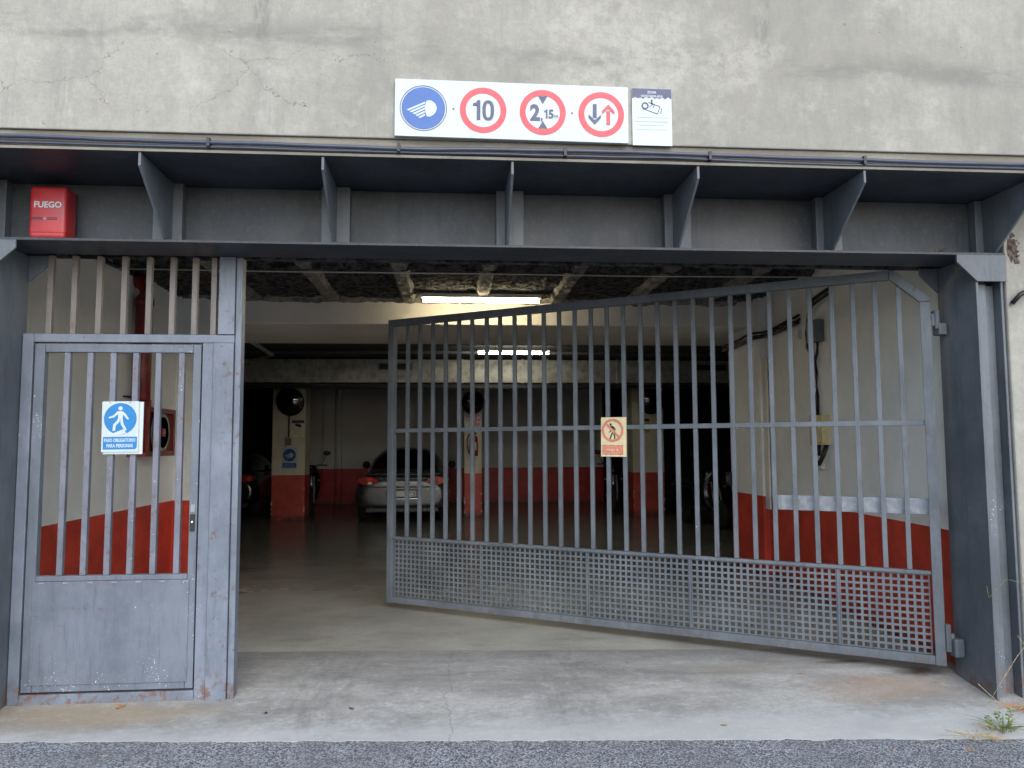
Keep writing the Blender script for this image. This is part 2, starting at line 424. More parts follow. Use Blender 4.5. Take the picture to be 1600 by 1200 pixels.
def text(s, x, z, y, h, m, parent, xs=1., off=0., name='lettering', align='CENTER', width=None, nrm=1):
    """flat lettering facing -Y (the street) in the parent's space, cap height h, centred on x,z"""
    cu = bpy.data.curves.new(name, 'FONT'); cu.body = s; cu.align_x = align; cu.align_y = 'CENTER'
    cu.offset = off; cu.resolution_u = 3
    tmp = bpy.data.objects.new(name, cu); COL.objects.link(tmp)
    dg = bpy.context.evaluated_depsgraph_get()
    me = bpy.data.meshes.new_from_object(tmp.evaluated_get(dg))
    bpy.data.objects.remove(tmp); bpy.data.curves.remove(cu)
    xs_ = [v.co.x for v in me.vertices]; ys_ = [v.co.y for v in me.vertices]
    w_, h_ = max(xs_) - min(xs_), max(ys_) - min(ys_)
    cx, cy = (max(xs_) + min(xs_)) / 2, (max(ys_) + min(ys_)) / 2
    k = h / h_; kx = (width / w_) if width else k * xs
    for v in me.vertices:
        v.co = Vector((x + (v.co.x - cx) * kx, y, z + (v.co.y - cy) * k))
    me.materials.clear(); me.materials.append(m)
    o = bpy.data.objects.new(name, me); COL.objects.link(o)
    if parent: o.parent = parent
    return o

def disc(cx, cz, r, n=40, a0=0): return [(cx + r * math.cos(a0 + 2 * math.pi * k / n), cz + r * math.sin(a0 + 2 * math.pi * k / n)) for k in range(n)]
def plate(poly, y0, y1, name, m, parent, **k): return MB().prism(poly, 'y', y0, y1).build(name, m, parent, **k)
def ring(cx, cz, r0, r1, y0, y1, name, m, parent, n=48):
    b = MB(); vs = []; fs = []
    for y in (y0, y1):
        for r in (r0, r1):
            vs += [(p[0], y, p[1]) for p in disc(cx, cz, r, n)]
    for k in range(n):
        j = (k + 1) % n
        fs += [(k, j, n + j, n + k), (2*n + k, 3*n + k, 3*n + j, 2*n + j), (k, 2*n + k, 2*n + j, j), (n + k, n + j, 3*n + j, 3*n + k)]
    return b.faces(vs, fs).build(name, m, parent)
def rect(x0, x1, z0, z1): return [(x0, z0), (x1, z0), (x1, z1), (x0, z1)]
def xf(o_list, fn):
    for o in o_list:
        for v in o.data.vertices: v.co = Vector(fn(v.co))

from mathutils import noise as mn
def nz(x, y, z=0., s=1., d=4): return mn.fractal(Vector((x * s, y * s, z * s)), .7, 2.1, d)

# ------------------------------------------------------------------ ground
def gz(y): return 0. if y > .15 else -.13 * (.15 - y)
def road_z(y): return gz(-.55) - .012 + .02 * (y + .55) if y > -60 else -1
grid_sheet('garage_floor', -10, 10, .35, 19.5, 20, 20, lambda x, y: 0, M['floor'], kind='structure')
def joint_y(x): return .84 - .078 * (x - .45) + .012 * nz(x, 3, 1, 6) + .008 * nz(x, 9, 2, 19)
def edge_y(x): return -.53 - .062 * (x + .3) + .010 * nz(x, 0, 1, 9) + .009 * nz(x, 5, 1, 31)
def apron():
    vs, fs = [], []
    nx, ny = 260, 14
    for j in range(ny + 1):
        for i in range(nx + 1):
            x = -6 + 12.5 * i / nx; t = j / ny
            y = edge_y(x) * (1 - t) + joint_y(x) * t
            z = gz(y) + .004 + .002 * nz(x, y, 0, 2) - (.003 if j == 0 else 0)
            vs.append((x, y, z))
    for j in range(ny):
        for i in range(nx):
            a = j * (nx + 1) + i; fs.append((a, a + 1, a + nx + 2, a + nx + 1))
    b0 = len(vs)
    for i in range(nx + 1):
        x = -6 + 12.5 * i / nx; vs.append((x, edge_y(x) - .004, gz(edge_y(x)) - .06))
    for i in range(nx): fs.append((b0 + i, b0 + i + 1, i + 1, i))
    me = bpy.data.meshes.new('concrete_apron'); me.from_pydata(vs, [], fs); me.materials.append(M['apron'])
    o = bpy.data.objects.new('concrete_apron', me); COL.objects.link(o); tag(o, kind='structure')
apron()
# road sheet: follows the apron's edge with a shallow step, then runs off to the far side
def road():
    vs, fs = [], []
    nx = 260; rows = [0, .06, .2, .6, 1.5, 4, 12, 60]
    xs = [-60, -25, -12] + [-6 + 12.5 * i / nx for i in range(nx + 1)] + [12, 25, 60]
    for d in rows:
        for x in xs:
            xx = min(max(x, -6), 6.5); y = edge_y(xx) + .03 - d
            vs.append((x, y, gz(edge_y(xx)) - .001 - .01 * min(d, 8)))
    n = len(xs)
    for j in range(len(rows) - 1):
        for i in range(n - 1):
            a = j * n + i; fs.append((a, a + n, a + n + 1, a + 1))
    me = bpy.data.meshes.new('road'); me.from_pydata(vs, [], fs); me.materials.append(M['asphalt'])
    o = bpy.data.objects.new('road', me); COL.objects.link(o); tag(o, kind='structure')
road()
grid_sheet('ground', -60, 60, -61, 30, 4, 4, lambda x, y: -.75, M['asphalt'], kind='structure')

# ------------------------------------------------------------------ facade walls
t = empty('facade_wall', (0, 0, 0), label='weathered pale plastered wall with cracks above the steel lintel', cat='wall')
b = MB(); b.box(-9, 9, -.712, .2, 3.082, 6.6); b.build('plaster_face', M['plaster'], t, bevel=.006)
b = MB(); b.box(-9, 9, -.695, .2, 2.997, 3.08); b.build('concrete_lip', M['lip'], t)
def side_wall(name, x0, x1, lab):
    nx, nzz = 40, 60
    b = MB(); b.box(x0, x1, -.315, .12, -.3, 2.995)
    o = b.build(name, M['plaster'], None, bevel=.012); tag(o, lab, 'wall')
side_wall('jamb_wall', 3.41, 9, 'pale rough plaster wall to the right of the right steel column')
side_wall('jamb_wall', -9, -2.715, 'pale plaster wall beyond the left steel column')

# ------------------------------------------------------------------ steel lintel
t = empty('steel_lintel', (0, 0, 2.6), label='dark grey riveted-looking steel lintel beam with triangular stiffeners across the whole opening'.replace('riveted-looking ', ''), cat='lintel beam')
def L_(b, name, m, bevel=.002):
    o = b.build(name, m, t, bevel=bevel)
    for v in o.data.vertices: v.co.z -= 2.6
    return o
XL, XR = -2.70, 3.405
L_(MB().box(-4.5, 5.0, -.708, .05, 2.977, 2.994), 'top_flange', M['steel_beam'])
L_(MB().box(-4.5, 5.0, -.7135, -.7095, 2.978, 2.992), 'flange_edge_highlight', M['lip'], 0)  # pale strip: plaster splatter doubling as a painted highlight along the flange
L_(MB().box(XL - .3, XR, -.158, -.14, 2.618, 2.975), 'web', M['steel_beam'])
L_(MB().box(XL, XR, -.328, .0, 2.600, 2.616), 'bottom_flange', M['steel_beam'])
for i, s in enumerate((-2.575, -1.602, -.668, .337, 1.36, 2.312, 3.352)):
    pf = [(-.704, 2.975), (-.704, 2.905), (-.322, 2.618), (-.224, 2.618), (-.224, 2.975)]
    L_(MB().prism(pf, 'x', s - .007, s + .007), 'stiffener', M['steel_dark'])
    fx = (-2.60, -1.625, -.668, .36, 1.387, 2.342, 3.38)[i]
    L_(MB().box(fx - .082, fx + .082, -.222, -.160, 2.618, 2.975), 'stiffener_foot', M['steel_dark'])

# ------------------------------------------------------------------ columns
def column(name, xin, s, lab):
    """xin: inner face; s=+1 grows to the right"""
    t = empty(name, (xin, -.15, 0), label=lab, cat='steel column')
    def B(x0, x1, y0, y1, z0, z1, nm, m=M['steel_dark']):
        b = MB(); b.box(min(x0, x1) - xin, max(x0, x1) - xin, y0 + .15, y1 + .15, z0, z1); return b.build(nm, m, t, bevel=.003)
    B(xin, xin + s * .016, -.326, -.139, -.2, 2.598, 'inner_flange')
    B(xin + s * .0015, xin + s * .016, -.137, .052, -.2, 2.598, 'inner_flange')
    B(xin + s * .018, xin + s * .098, -.275, -.255, -.2, 2.430, 'web', M['steel_gate'])  # lighter paint imitates the sky-lit part of the web
    B(xin + s * .100, xin + s * .176, -.235, -.215, -.2, 2.430, 'web')  # dark set-back plate stands in for the shaded side of the recess
    B(xin + s * .178, xin + s * .194, -.300, .052, -.2, 2.598, 'outer_flange')
    for (y0, y1) in ((-.342, -.328), (.036, .050)):
        pl = [(-.125, 2.598), (-.125, 2.552), (.0, 2.435), (.19, 2.435), (.19, 2.598)]
        if y0 > 0: pl = [(-.125, 2.598), (-.125, 2.552), (-.002, 2.435), (-.002, 2.598)]
        pl = [(s * a, z) for a, z in pl]
        MB().prism(pl, 'y', y0 + .15, y1 + .15).build('haunch_plate', M['steel_dark'], t, bevel=.002)
    return t
colR = column('steel_column', 3.206, 1, 'dark grey steel column at the right side of the opening, carrying the big gate')
colL = column('steel_column', -2.515, -1, 'dark grey steel column at the left side of the opening, beside the small door')

# ------------------------------------------------------------------ pedestrian door surround
t = empty('door_surround', (-1.9, 0, 0), label='grey blue steel frame round the small door with upright bars above it up to the lintel', cat='door frame')
def PB(x0, x1, y0, y1, z0, z1, nm, m='steel_door', bev=.003, par=None):
    p = par or t
    return MB().box(x0 - p.location.x, x1 - p.location.x, y0, y1, z0 - p.location.z, z1 - p.location.z).build(nm, M[m], p, bevel=bev)
PB(-2.511, -2.449, 0, .06, -.03, 2.122, 'jamb')
PB(-1.476, -1.412, 0, .06, -.03, 2.071, 'jamb')
PB(-1.410, -1.292, -.012, .09, -.03, 2.071, 'post')
PB(-1.388, -1.292, -.010, .09, 2.124, 2.598, 'post')
PB(-1.289, -1.253, .006, .085, -.03, 2.598, 'post_edge')
PB(-2.447, -1.292, .001, .06, 2.073, 2.122, 'transom')
PB(-2.447, -1.478, .0, .06, -.03, .040, 'threshold')
bar0 = MB().box(-.0165, .0165, 0, .033, 0, .474).build('bar', M['steel_upper'], t, bevel=.003)
for i, x in enumerate((-2.376, -2.237, -2.094, -1.950, -1.806, -1.668, -1.537, -1.424)):
    o = bar0
    if i: o = bar0.copy(); COL.objects.link(o)
    o.location = (x + 1.9, .012, 2.123)
MB().prism([(-1.19, -.03), (-1.26, -.03), (-1.26, .0)], 'y', -.05, .1)

# ------------------------------------------------------------------ pedestrian door leaf
d = empty('barred_door', (-1.96, .004, .045), label='closed small grey steel door with rusty bars above a scuffed solid panel', cat='door')
def DB(x0, x1, y0, y1, z0, z1, nm, m='steel_leaf', bev=.0025):
    return MB().box(x0 + 1.96, x1 + 1.96, y0, y1, z0 - .045, z1 - .045).build(nm, M[m], d, bevel=bev)
DB(-2.440, -2.383, 0, .045, .052, 2.062, 'stile')
DB(-1.530, -1.485, 0, .045, .052, 2.062, 'stile')
DB(-2.381, -1.532, 0.001, .045, 2.013, 2.062, 'top_rail')
DB(-2.381, -1.532, -.001, .045, .677, .706, 'middle_rail')
DB(-2.381, -1.532, 0.001, .045, .052, .104, 'bottom_rail')
DB(-2.396, -1.518, -.006, -.002, .092, .676, 'kick_panel')
bar0 = MB().box(-.0165, .0165, 0, .033, 0, 1.305).build('bar', M['steel_bar'], d, bevel=.003)
for i, x in enumerate((-2.258, -2.127, -1.995, -1.866, -1.735, -1.600)):
    o = bar0
    if i: o = bar0.copy(); COL.objects.link(o)
    o.location = (x + 1.96, .006, .707 - .045)
lk = DB(-1.522, -1.496, -.012, -.001, .955, 1.055, 'lock_plate', 'black')
o = MB().lathe([(.0, 0), (.009, 0), (.009, .006), (.0, .006)], (-1.509, -.019, 1.01), 'y', 16).build('lock_cylinder', M['chrome'], lk)
for v in o.data.vertices: v.co.x += 1.96; v.co.z -= .045
DB(-1.521, -1.497, -.004, -.001, 1.065, 1.11, 'strike_mark', 'galv')
# welding tabs along the top of the panel
for i in range(7):
    x = -2.36 + .135 * i
    DB(x, x + .03, -.010, -.0065, .664, .671, 'weld_tab', 'galv', 0)

# ------------------------------------------------------------------ big gate
TH = .5759
g = empty('barred_gate', (3.1186, 0, .06), math.pi - TH, label='large grey steel barred gate swung half open into the garage', cat='gate')
def GB(s0, s1, n0, n1, z0, z1, nm, m='steel_gate', bev=.003):
    return MB().box(s0, s1, n0, n1, z0 - .06, z1 - .06).build(nm, M[m], g, bevel=bev)
LG = 4.365
# frame; local +y looks at the street
GB(0, .060, -.03, .03, .06, 2.37, 'hinge_stile')
GB(LG - .060, LG, -.03, .03, .06, 2.536, 'free_stile')
GB(.062, LG - .062, -.029, .029, .062, .116, 'bottom_rail')
GB(.062, LG - .062, -.022, .022, .618, .640, 'lower_rail')
GB(.062, LG - .062, -.018, .018, 1.568, 1.603, 'middle_rail')
GB(.235, LG, -.03, .03, 2.538, 2.598, 'top_rail')
MB().prism([(.0, 2.372 - .06), (.060, 2.372 - .06), (.233, 2.538 - .06), (.233, 2.598 - .06), (.205, 2.598 - .06), (.0, 2.400 - .06)], 'y', -.03, .03).build('corner_rail', M['steel_gate'], g, bevel=.003)
me_full = None
for k in range(30):
    s = .185 + (4.166 - .185) * k / 29
    top = 2.536 if s > .235 else 2.372 + (s - .06) * (2.538 - 2.372) / .173 - .005
    if s > .235 and me_full is None:
        o = MB().box(-.015, .015, -.015, .015, .642 - .06, 2.536 - .06).build('bar', M['steel_gate'], g, bevel=.003); me_full = o
        o.location.x = s
    elif s > .235:
        o = me_full.copy(); COL.objects.link(o); o.location.x = s
    else:
        o = MB().box(-.015, .015, -.015, .015, .642 - .06, top - .06).build('bar', M['steel_gate'], g, bevel=.003); o.location.x = s
for o in [c_ for c_ in g.children if c_.name.startswith('bar')]:
    o.rotation_euler = (random.uniform(-.0012, .0012), random.uniform(-.0018, .0018), random.uniform(-.03, .03))
# perforated lower panels between dividers
divs = [.066, .617, 1.621, 2.433, 3.396, LG - .062]
def perf(x0, x1, z0, z1):
    b = bmesh.new()
    ncol = max(1, round((x1 - x0) / .0448)); nrow = 12
    px = (x1 - x0) / ncol; pz = (z1 - z0) / nrow
    hx, hz = px * .175, pz * .17
    xs, zs = [], []
    for i in range(ncol): xs += [x0 + i * px + hx, x0 + (i + 1) * px - hx]
    for i in range(nrow): zs += [z0 + i * pz + hz, z0 + (i + 1) * pz - hz]
    xs = [x0] + xs + [x1]; zs = [z0] + zs + [z1]
    V = {}
    T = .005
    for yy in (0, 1):
        for i, x in enumerate(xs):
            for j, z in enumerate(zs): V[i, j, yy] = b.verts.new((x, T * (yy - .5), z))
    nx, nz_ = len(xs) - 1, len(zs) - 1
    hole = lambda i, j: i % 2 == 1 and j % 2 == 1
    for i in range(nx):
        for j in range(nz_):
            if hole(i, j):
                c = [(i, j), (i + 1, j), (i + 1, j + 1), (i, j + 1)]
                for a, c2 in zip(c, c[1:] + c[:1]):
                    b.faces.new((V[a + (0,)], V[c2 + (0,)], V[c2 + (1,)], V[a + (1,)]))
            else:
                b.faces.new((V[i, j, 1], V[i + 1, j, 1], V[i + 1, j + 1, 1], V[i, j + 1, 1]))
                b.faces.new((V[i, j, 0], V[i, j + 1, 0], V[i + 1, j + 1, 0], V[i + 1, j, 0]))
    return b
for a, c in zip(divs, divs[1:]):
    m_ = MB(); m_.bm.free(); m_.bm = perf(a + .008, c - .008, .118 - .06, .616 - .06)
    m_.build('perforated_panel', M['steel_gate'], g)
for s in divs[1:-1]:
    GB(s - .0065, s + .0065, -.012, .012, .118, .616, 'divider', bev=.001)
GB(.052, 1.020, -.062, -.034, .992, 1.094, 'operator_rail', 'galv')
# hinges
for z in (2.25, .20):
    b = MB(); b.lathe([(.0, -.06), (.018, -.06), (.018, .06), (.0, .06)], (-.035, 0, z - .06), 'z', 14)
    b.box(-.035, -.002, -.012, .012, z - .1, z - .02); b.build('hinge', M['steel_dark'], g, bevel=.002)

# column-side fittings
t = empty('gate_bracket', (3.2, .0, 2.15), label='dark square steel block on the right column by the upper gate hinge', cat='hinge bracket')
MB().box(-.055, .0, -.045, .03, .0, .075).build('block', M['steel_dark'], t, bevel=.005)
MB().box(-.07, -.05, -.012, .012, .075, .16).build('pin_arm', M['steel_dark'], t, bevel=.003)
t = empty('gate_bracket', (3.2, -.02, .17), label='scuffed steel block on the right column by the lower gate hinge, near the floor', cat='hinge bracket')
MB().box(-.065, .0, -.05, .02, -.05, .065).build('block', M['steel_dark'], t, bevel=.012)
MB().box(-.1, -.067, -.02, .02, -.02, .15).build('pin_arm', M['steel_dark'], t, bevel=.005)
t = empty('gate_operator_arm', (3.19, .30, 1.03), label='small black gate opener arm end with a round bolt beside the right column', cat='gate opener')
MB().box(-.12, .06, -.03, .03, -.05, .035).build('arm', M['black'], t, bevel=.004)
MB().lathe([(0, 0), (.014, 0), (.014, -.008), (0, -.008)], (-.02, -.031, -.006), 'y', 14).build('bolt', M['chrome'], t)

# ------------------------------------------------------------------ garage shell
CE = 3.11
# left wall
t = tag(MB().prism([(-2.95, .07), (-2.95, 3.87), (-2.345, 3.87), (-2.345, 4.05), (-2.75, 5.6), (-3.2, 5.6), (-3.2, .07)], 'z', -.02, CE + .3).build('left_side_wall', M['wall_paint']), 'cream and red painted wall on the left inside, behind the small door', 'wall')
t = tag(MB().prism([(3.30, .125), (3.52, 3.62), (3.455, 3.62), (3.455, 4.58), (5.3, 4.58), (5.3, .125)], 'z', -.02, CE + .3).build('right_side_wall', M['wall_paint'], bevel=.004), 'cream and red painted wall on the right inside, behind the big gate', 'wall')
tag(MB().box(-10, 10, 3.9, 5.6, 2.8, CE + .3).build('soffit_beam', M['white_paint'], bevel=.01), 'deep white painted ceiling beam lit by the front tube lamp', 'ceiling beam')
# sprayed ceiling with joists, as relief
JX = (-2.13, -1.29, -.455, .355, 1.19, 2.04, 2.89)
def ceil_z(x, y):
    base = CE - .02 + .016 * nz(x, y, 0, 16, 5) + .014 * nz(x, y, 3, 3) - .05 * math.exp(-((y - 2.27) / .05) ** 2)
    return base
ct = grid_sheet('sprayed_ceiling', -3.3, 3.75, .05, 3.92, 330, 190, ceil_z, M['crust'])
tag(ct, 'dark rough sprayed ceiling over the entrance between its paler joists', 'ceiling')
def joist(x):
    b = MB(); prev = None; ny = 70
    for j in range(ny + 1):
        y = .1 + 3.75 * j / ny; row = []
        for k in range(9):
            a = (k - 4) / 4
            xx = x + a * (.10 + .02 * nz(x, y, 8, 2)) + .008 * nz(x, y, 1, 4) + (.008 * nz(x + k, y, 2, 9))
            zz = CE + .02 - .09 * min(1, 2.2 * (1 - abs(a))) + .010 * nz(xx, y, 4, 5) + .010 * nz(xx, y, 6, 24)
            row.append(b.bm.verts.new((xx, y, zz)))
        if prev:
            for k in range(8): b.bm.faces.new((prev[k], prev[k + 1], row[k + 1], row[k]))
        prev = row
    o = b.build('joist', M['joist'], ct)
for x in JX: joist(x)
b = MB(); prev = None                                     # crusty lump line where the joists meet the beam
for j in range(141):
    x = -2.9 + 6.2 * j / 140; row = []
    for k in range(5):
        yy = 3.90 - .13 * k / 4 - .03 * nz(x, k, 1, 5)
        zz = CE + .02 - .07 * (1 - k / 4) + .030 * nz(x, k * .2, 5, 3) + .012 * nz(x, k * .2, 5, 20)
        row.append(b.bm.verts.new((x, yy, zz - .02)))
    if prev:
        for k in range(4): b.bm.faces.new((prev[k], prev[k + 1], row[k + 1], row[k]))
    prev = row
b.build('crust_edge', M['joist'], ct)
tag(MB().box(-3.4, 5.3, -.1, 5.5, CE + .12, CE + .3).build('upper_slab', M['dark_ceiling']), kind='structure')
tag(MB().box(-3.3, 5.3, .055, .11, 2.60, CE + .11).build('header_wall', M['crust']), 'dark rough header right behind the steel lintel', 'wall')
b = MB().tube([(-2.9, 2.18, 3.005), (-1.5, 2.19, 3.0), (.3, 2.15, 2.995), (1.8, 2.12, 2.985), (3.4, 2.06, 2.985)], .006, 8)
tag(b.build('thin_pipe', M['white_plastic']), 'thin pale conduit strung across under the sprayed ceiling', 'pipe')

# hall behind
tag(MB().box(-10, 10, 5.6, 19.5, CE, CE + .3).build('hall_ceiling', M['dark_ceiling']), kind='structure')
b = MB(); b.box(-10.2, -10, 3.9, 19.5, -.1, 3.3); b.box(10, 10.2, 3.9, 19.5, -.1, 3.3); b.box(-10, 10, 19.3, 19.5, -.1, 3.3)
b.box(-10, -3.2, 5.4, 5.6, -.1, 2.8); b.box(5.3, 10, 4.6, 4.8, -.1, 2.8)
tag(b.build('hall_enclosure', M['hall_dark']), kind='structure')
bw = tag(MB().box(-4.4, 3.95, 15.05, 15.25, -.02, CE).build('back_wall', M['back_paint']), 'grey and red painted wall at the far back of the garage', 'wall')
for x in (-3.12, -2.78, 3.62):
    MB().box(x, x + (.28 if x < -3 else .10), 14.9, 15.048, -.02, CE - .001).build('pilaster', M['back_paint'], bw, bevel=.004)
b = MB()
for xa in (-10, 5.2):
    b.box(xa, xa + 4.6, 17.6, 17.7, -.02, CE)
tag(b.build('far_partition', M['hall_dark']), kind='structure')

for (z_, y_, r_, lab) in ((3.03, 6.6, .045, 'thick dark pipe nearest the white beam under the hall ceiling'), (3.04, 8.6, .03, 'dark pipe just in front of the long duct under the hall ceiling')):
    tag(MB().tube([(-7, y_, z_), (0, y_, z_ + .01), (7, y_, z_)], r_, 10).build('ceiling_pipe', M['grey_box']), lab, 'pipe')
tag(MB().tube([(-4.4, 9.2, 2.98), (-3.5, 9.3, 2.97), (-3.0, 8.6, 3.0), (-2.9, 6.2, 3.0)], .035, 10).build('ceiling_pipe', M['white_plastic']), 'pale bent pipe under the hall ceiling at the upper left', 'pipe')
def pillar(x0, x1, y0, y1, lab):
    b = MB(); b.box(x0, x1, y0, y1, -.02, CE)
    o = b.build('pillar', M['pillar_paint'], bevel=.01)
    tag(o, lab, 'pillar', 'pillars across the garage hall')
    # chipped corner patches, thin flakes of bare plaster
    for k in range(9):
        z = .03 + random.random() ** 1.3 * .6; s = random.choice((x0, x1)); h = .015 + random.random() * .05
        sg = 1 if s == x0 else -1
        MB().prism([(s - sg * .003, z), (s + sg * (.012 + .02 * random.random()), z + h * .3), (s + sg * .012, z + h * .8), (s - sg * .003, z + h)], 'y', y0 - .004, y0 + .01).build('chip', M['white_plastic'], o)
pillar(-3.487, -2.845, 10.95, 11.5, 'cream pillar with red base and a blue sign, left of the silver car')
pillar(.304, .668, 11.2, 11.7, 'narrow cream pillar with red base and a fire extinguisher, right of the silver car')
pillar(3.775, 4.43, 11.05, 11.6, 'cream pillar with red base and a small yellow notice, seen through the middle of the gate')
# dark ends beside pillars (near-black partitions painted as unlit void)
# duct
t = empty('air_duct', (0, 9.8, 2.84), label='long galvanised ventilation duct under the ceiling in front of the pillars', cat='air duct')
segs = [-7.2, -5.4, -3.96, -2.62, -2.44, -1.1, .25, 1.38, 1.86, 3.2, 4.4, 5.7, 7.0]
for a, c in zip(segs, segs[1:]):
    z0, z1 = -.215, .215
    cx = (a + c) / 2
    b = MB()   # cross-broken front panel
    dpt = .022 if c - a > .5 else .0
    b.faces([(a + .006, 0, z0), (c - .006, 0, z0), (c - .006, 0, z1), (a + .006, 0, z1), (cx, -dpt, 0)], [(0, 1, 4), (1, 2, 4), (2, 3, 4), (3, 0, 4)])
    b.faces([(a + .006, 0, z0), (c - .006, 0, z0), (c - .006, .7, z0), (a + .006, .7, z0), (a + .006, 0, z1), (c - .006, 0, z1), (c - .006, .7, z1), (a + .006, .7, z1)],
            [(0, 1, 2, 3), (4, 5, 6, 7), (2, 3, 7, 6), (0, 3, 7, 4), (1, 2, 6, 5)])
    b.build('duct_panel', M['duct'], t)
    MB().box(a - .012, a + .012, -.03, .72, z0 - .015, z1 + .015).build('flange', M['duct'], t)
for xv in (-1.334, 4.70):
    fr = MB(); fr.box(xv, xv + .66, -.045, -.028, .0, .025); fr.box(xv, xv + .66, -.045, -.028, .135, .16); fr.box(xv, xv + .03, -.045, -.028, .027, .133); fr.box(xv + .63, xv + .66, -.045, -.028, .027, .133)
    f = fr.build('vent_frame', M['galv'], t)
    MB().box(xv + .032, xv + .628, -.034, -.026, .027, .133).build('vent_opening', M['black'], f)
tag(MB().box(-7, 7, 9.95, 10.15, 2.53, 2.60).build('under_duct_strip', M['black']), 'dark strip running under the long duct', 'cable tray')  # plain black box for the dark line below the duct

# ------------------------------------------------------------------ tube lamps
def lamp(x0, x1, y, z, mt, lab):
    t = empty('tube_lamp', ((x0 + x1) / 2, y, z), label=lab, cat='ceiling lamp', group='lit tube lamps')
    h = (x1 - x0) / 2
    MB().box(-h, h, -.045, .045, .034, .075).build('housing', M['white_plastic'], t, bevel=.004)
    MB().tube([(-h + .03, 0, 0), (h - .03, 0, 0)], .0115, 14).build('tube', mt, t)
    for s in (-1, 1): MB().box(s * h - (.028 if s > 0 else 0), s * h + (0 if s > 0 else .028), -.018, .018, -.02, .024).build('end_cap', M['white_plastic'], t, bevel=.003)
    for s in (-.5, .5): MB().tube([(s * h, 0, .055), (s * h, 0, CE + .02 - z)], .004, 6).build('hanger', M['grey_box'], t)
lamp(-.305, .985, 3.45, 2.985, M['tube'], 'bright warm tube lamp under the sprayed ceiling in front of the white beam')
lamp(.45, 1.66, 7.9, 2.955, M['tube2'], 'lit tube lamp further back under the dark hall ceiling')

# ------------------------------------------------------------------ mirrors, notices, extinguisher on pillars
def mirror(x, y, z, r, rz, tilt, lab, pole):
    t = empty('convex_mirror', (x, y, z), rz, label=lab, cat='traffic mirror', group='convex mirrors on the pillars')
    a = MB().lathe([(r * s, -.12 * (1 - s * s) * r / .27) for s in (.001, .2, .4, .6, .8, .93, .985)], (0, 0, 0), 'y', 36).build('mirror_face', M['mirror'], t)
    c = MB().lathe([(r * .95, .01), (r, .0), (r * 1.03, -.014), (r * .985, -.012)], (0, 0, 0), 'y', 36).build('rim', M['black'], t)
    e = MB().lathe([(r * .95, .012), (r * .6, .07), (.03, .1)], (0, 0, 0), 'y', 24).build('back_shell', M['black'], t)
    for o in (a, c, e): o.rotation_euler = (tilt, 0, 0)
    MB().tube([(0, .08, 0), (0, .16, pole), (0, .32, pole)], .016, 8).build('bracket_arm', M['black'], t)
mirror(-3.078, 10.6, 2.311, .275, R(-9), R(12), 'round convex mirror at the top of the pillar left of the silver car', .3)
mirror(.47, 10.85, 2.311, .235, R(9), R(12), 'round convex mirror above the fire extinguisher on the narrow pillar', .3)
mirror(4.09, 10.7, 2.336, .275, R(9), R(12), 'round convex mirror on the pillar behind the middle of the gate', .3)
tag(MB().tube([(-3.16, 10.93, 2.10), (-3.165, 10.93, 1.62)], .014, 8).build('conduit', M['black']), 'short dark conduit running down from the mirror on the left pillar', 'conduit')
t = empty('switch_box', (-3.165, 10.945, 1.55), label='small grey switch box above the blue sign on the left pillar', cat='switch')
MB().box(-.05, .05, -.05, 0, -.09, .06).build('case', M['grey_box'], t, bevel=.005)
MB().box(-.065, -.052, -.045, -.005, -.12, .08).build('side_plate', M['galv'], t)

def lights_symbol(cx, cz, r, y, par, mblue, scale=1.):
    """blue disc with a headlamp: half round lamp and slanting beams to the left"""
    plate(disc(cx, cz, r), y - .0015, y, 'blue_disc', mblue, par)
    k = r
    P = lambda u, v: (cx + u * k, cz + v * k)
    lampo = [P(.14, .35), P(.30, .38), P(.44, .32), P(.56, .20), P(.62, .02), P(.58, -.16), P(.47, -.31), P(.32, -.40), P(.16, -.40), P(.10, -.22), P(.07, 0), P(.09, .18)]
    plate(lampo, y - .0030, y - .0017, 'headlamp_symbol', M['sign_white'], par)
    # five beams fanning between left edge line and the lamp front
    for i in range(5):
        a = i / 5.; bb = (i + .62) / 5.
        R1, R2 = (.06 + .035 * abs(a - .5), .30 - .72 * a), (.06 + .035 * abs(bb - .5), .30 - .72 * bb)
        L1, L2 = (-.76 + .66 * a, -.10 - .42 * a), (-.76 + .66 * bb, -.10 - .42 * bb)
        plate([P(*L1), P(*L2), P(*R2), P(*R1)], y - .0030, y - .0017, 'beam_symbol', M['sign_white'], par)

# blue lights-on sign on pillar
t = empty('lights_sign', (-3.145, 10.945, 1.21), label='white notice with blue headlamp symbol low on the left pillar', cat='sign')
plate(rect(-.145, .145, -.214, .214), -.004, 0, 'board', M['sign_white'], t)
lights_symbol(0, .06, .125, -.0045, t, M['sign_blue'])
plate(rect(-.135, .135, -.19, -.095), -.006, -.0045, 'blue_band', M['sign_blue'], t)
text('OBLIGATORIO', 0, -.122, -.0065, .022, M['sign_white'], t, width=.18)
text('ENCENDER LUCES', 0, -.163, -.0065, .022, M['sign_white'], t, width=.23)
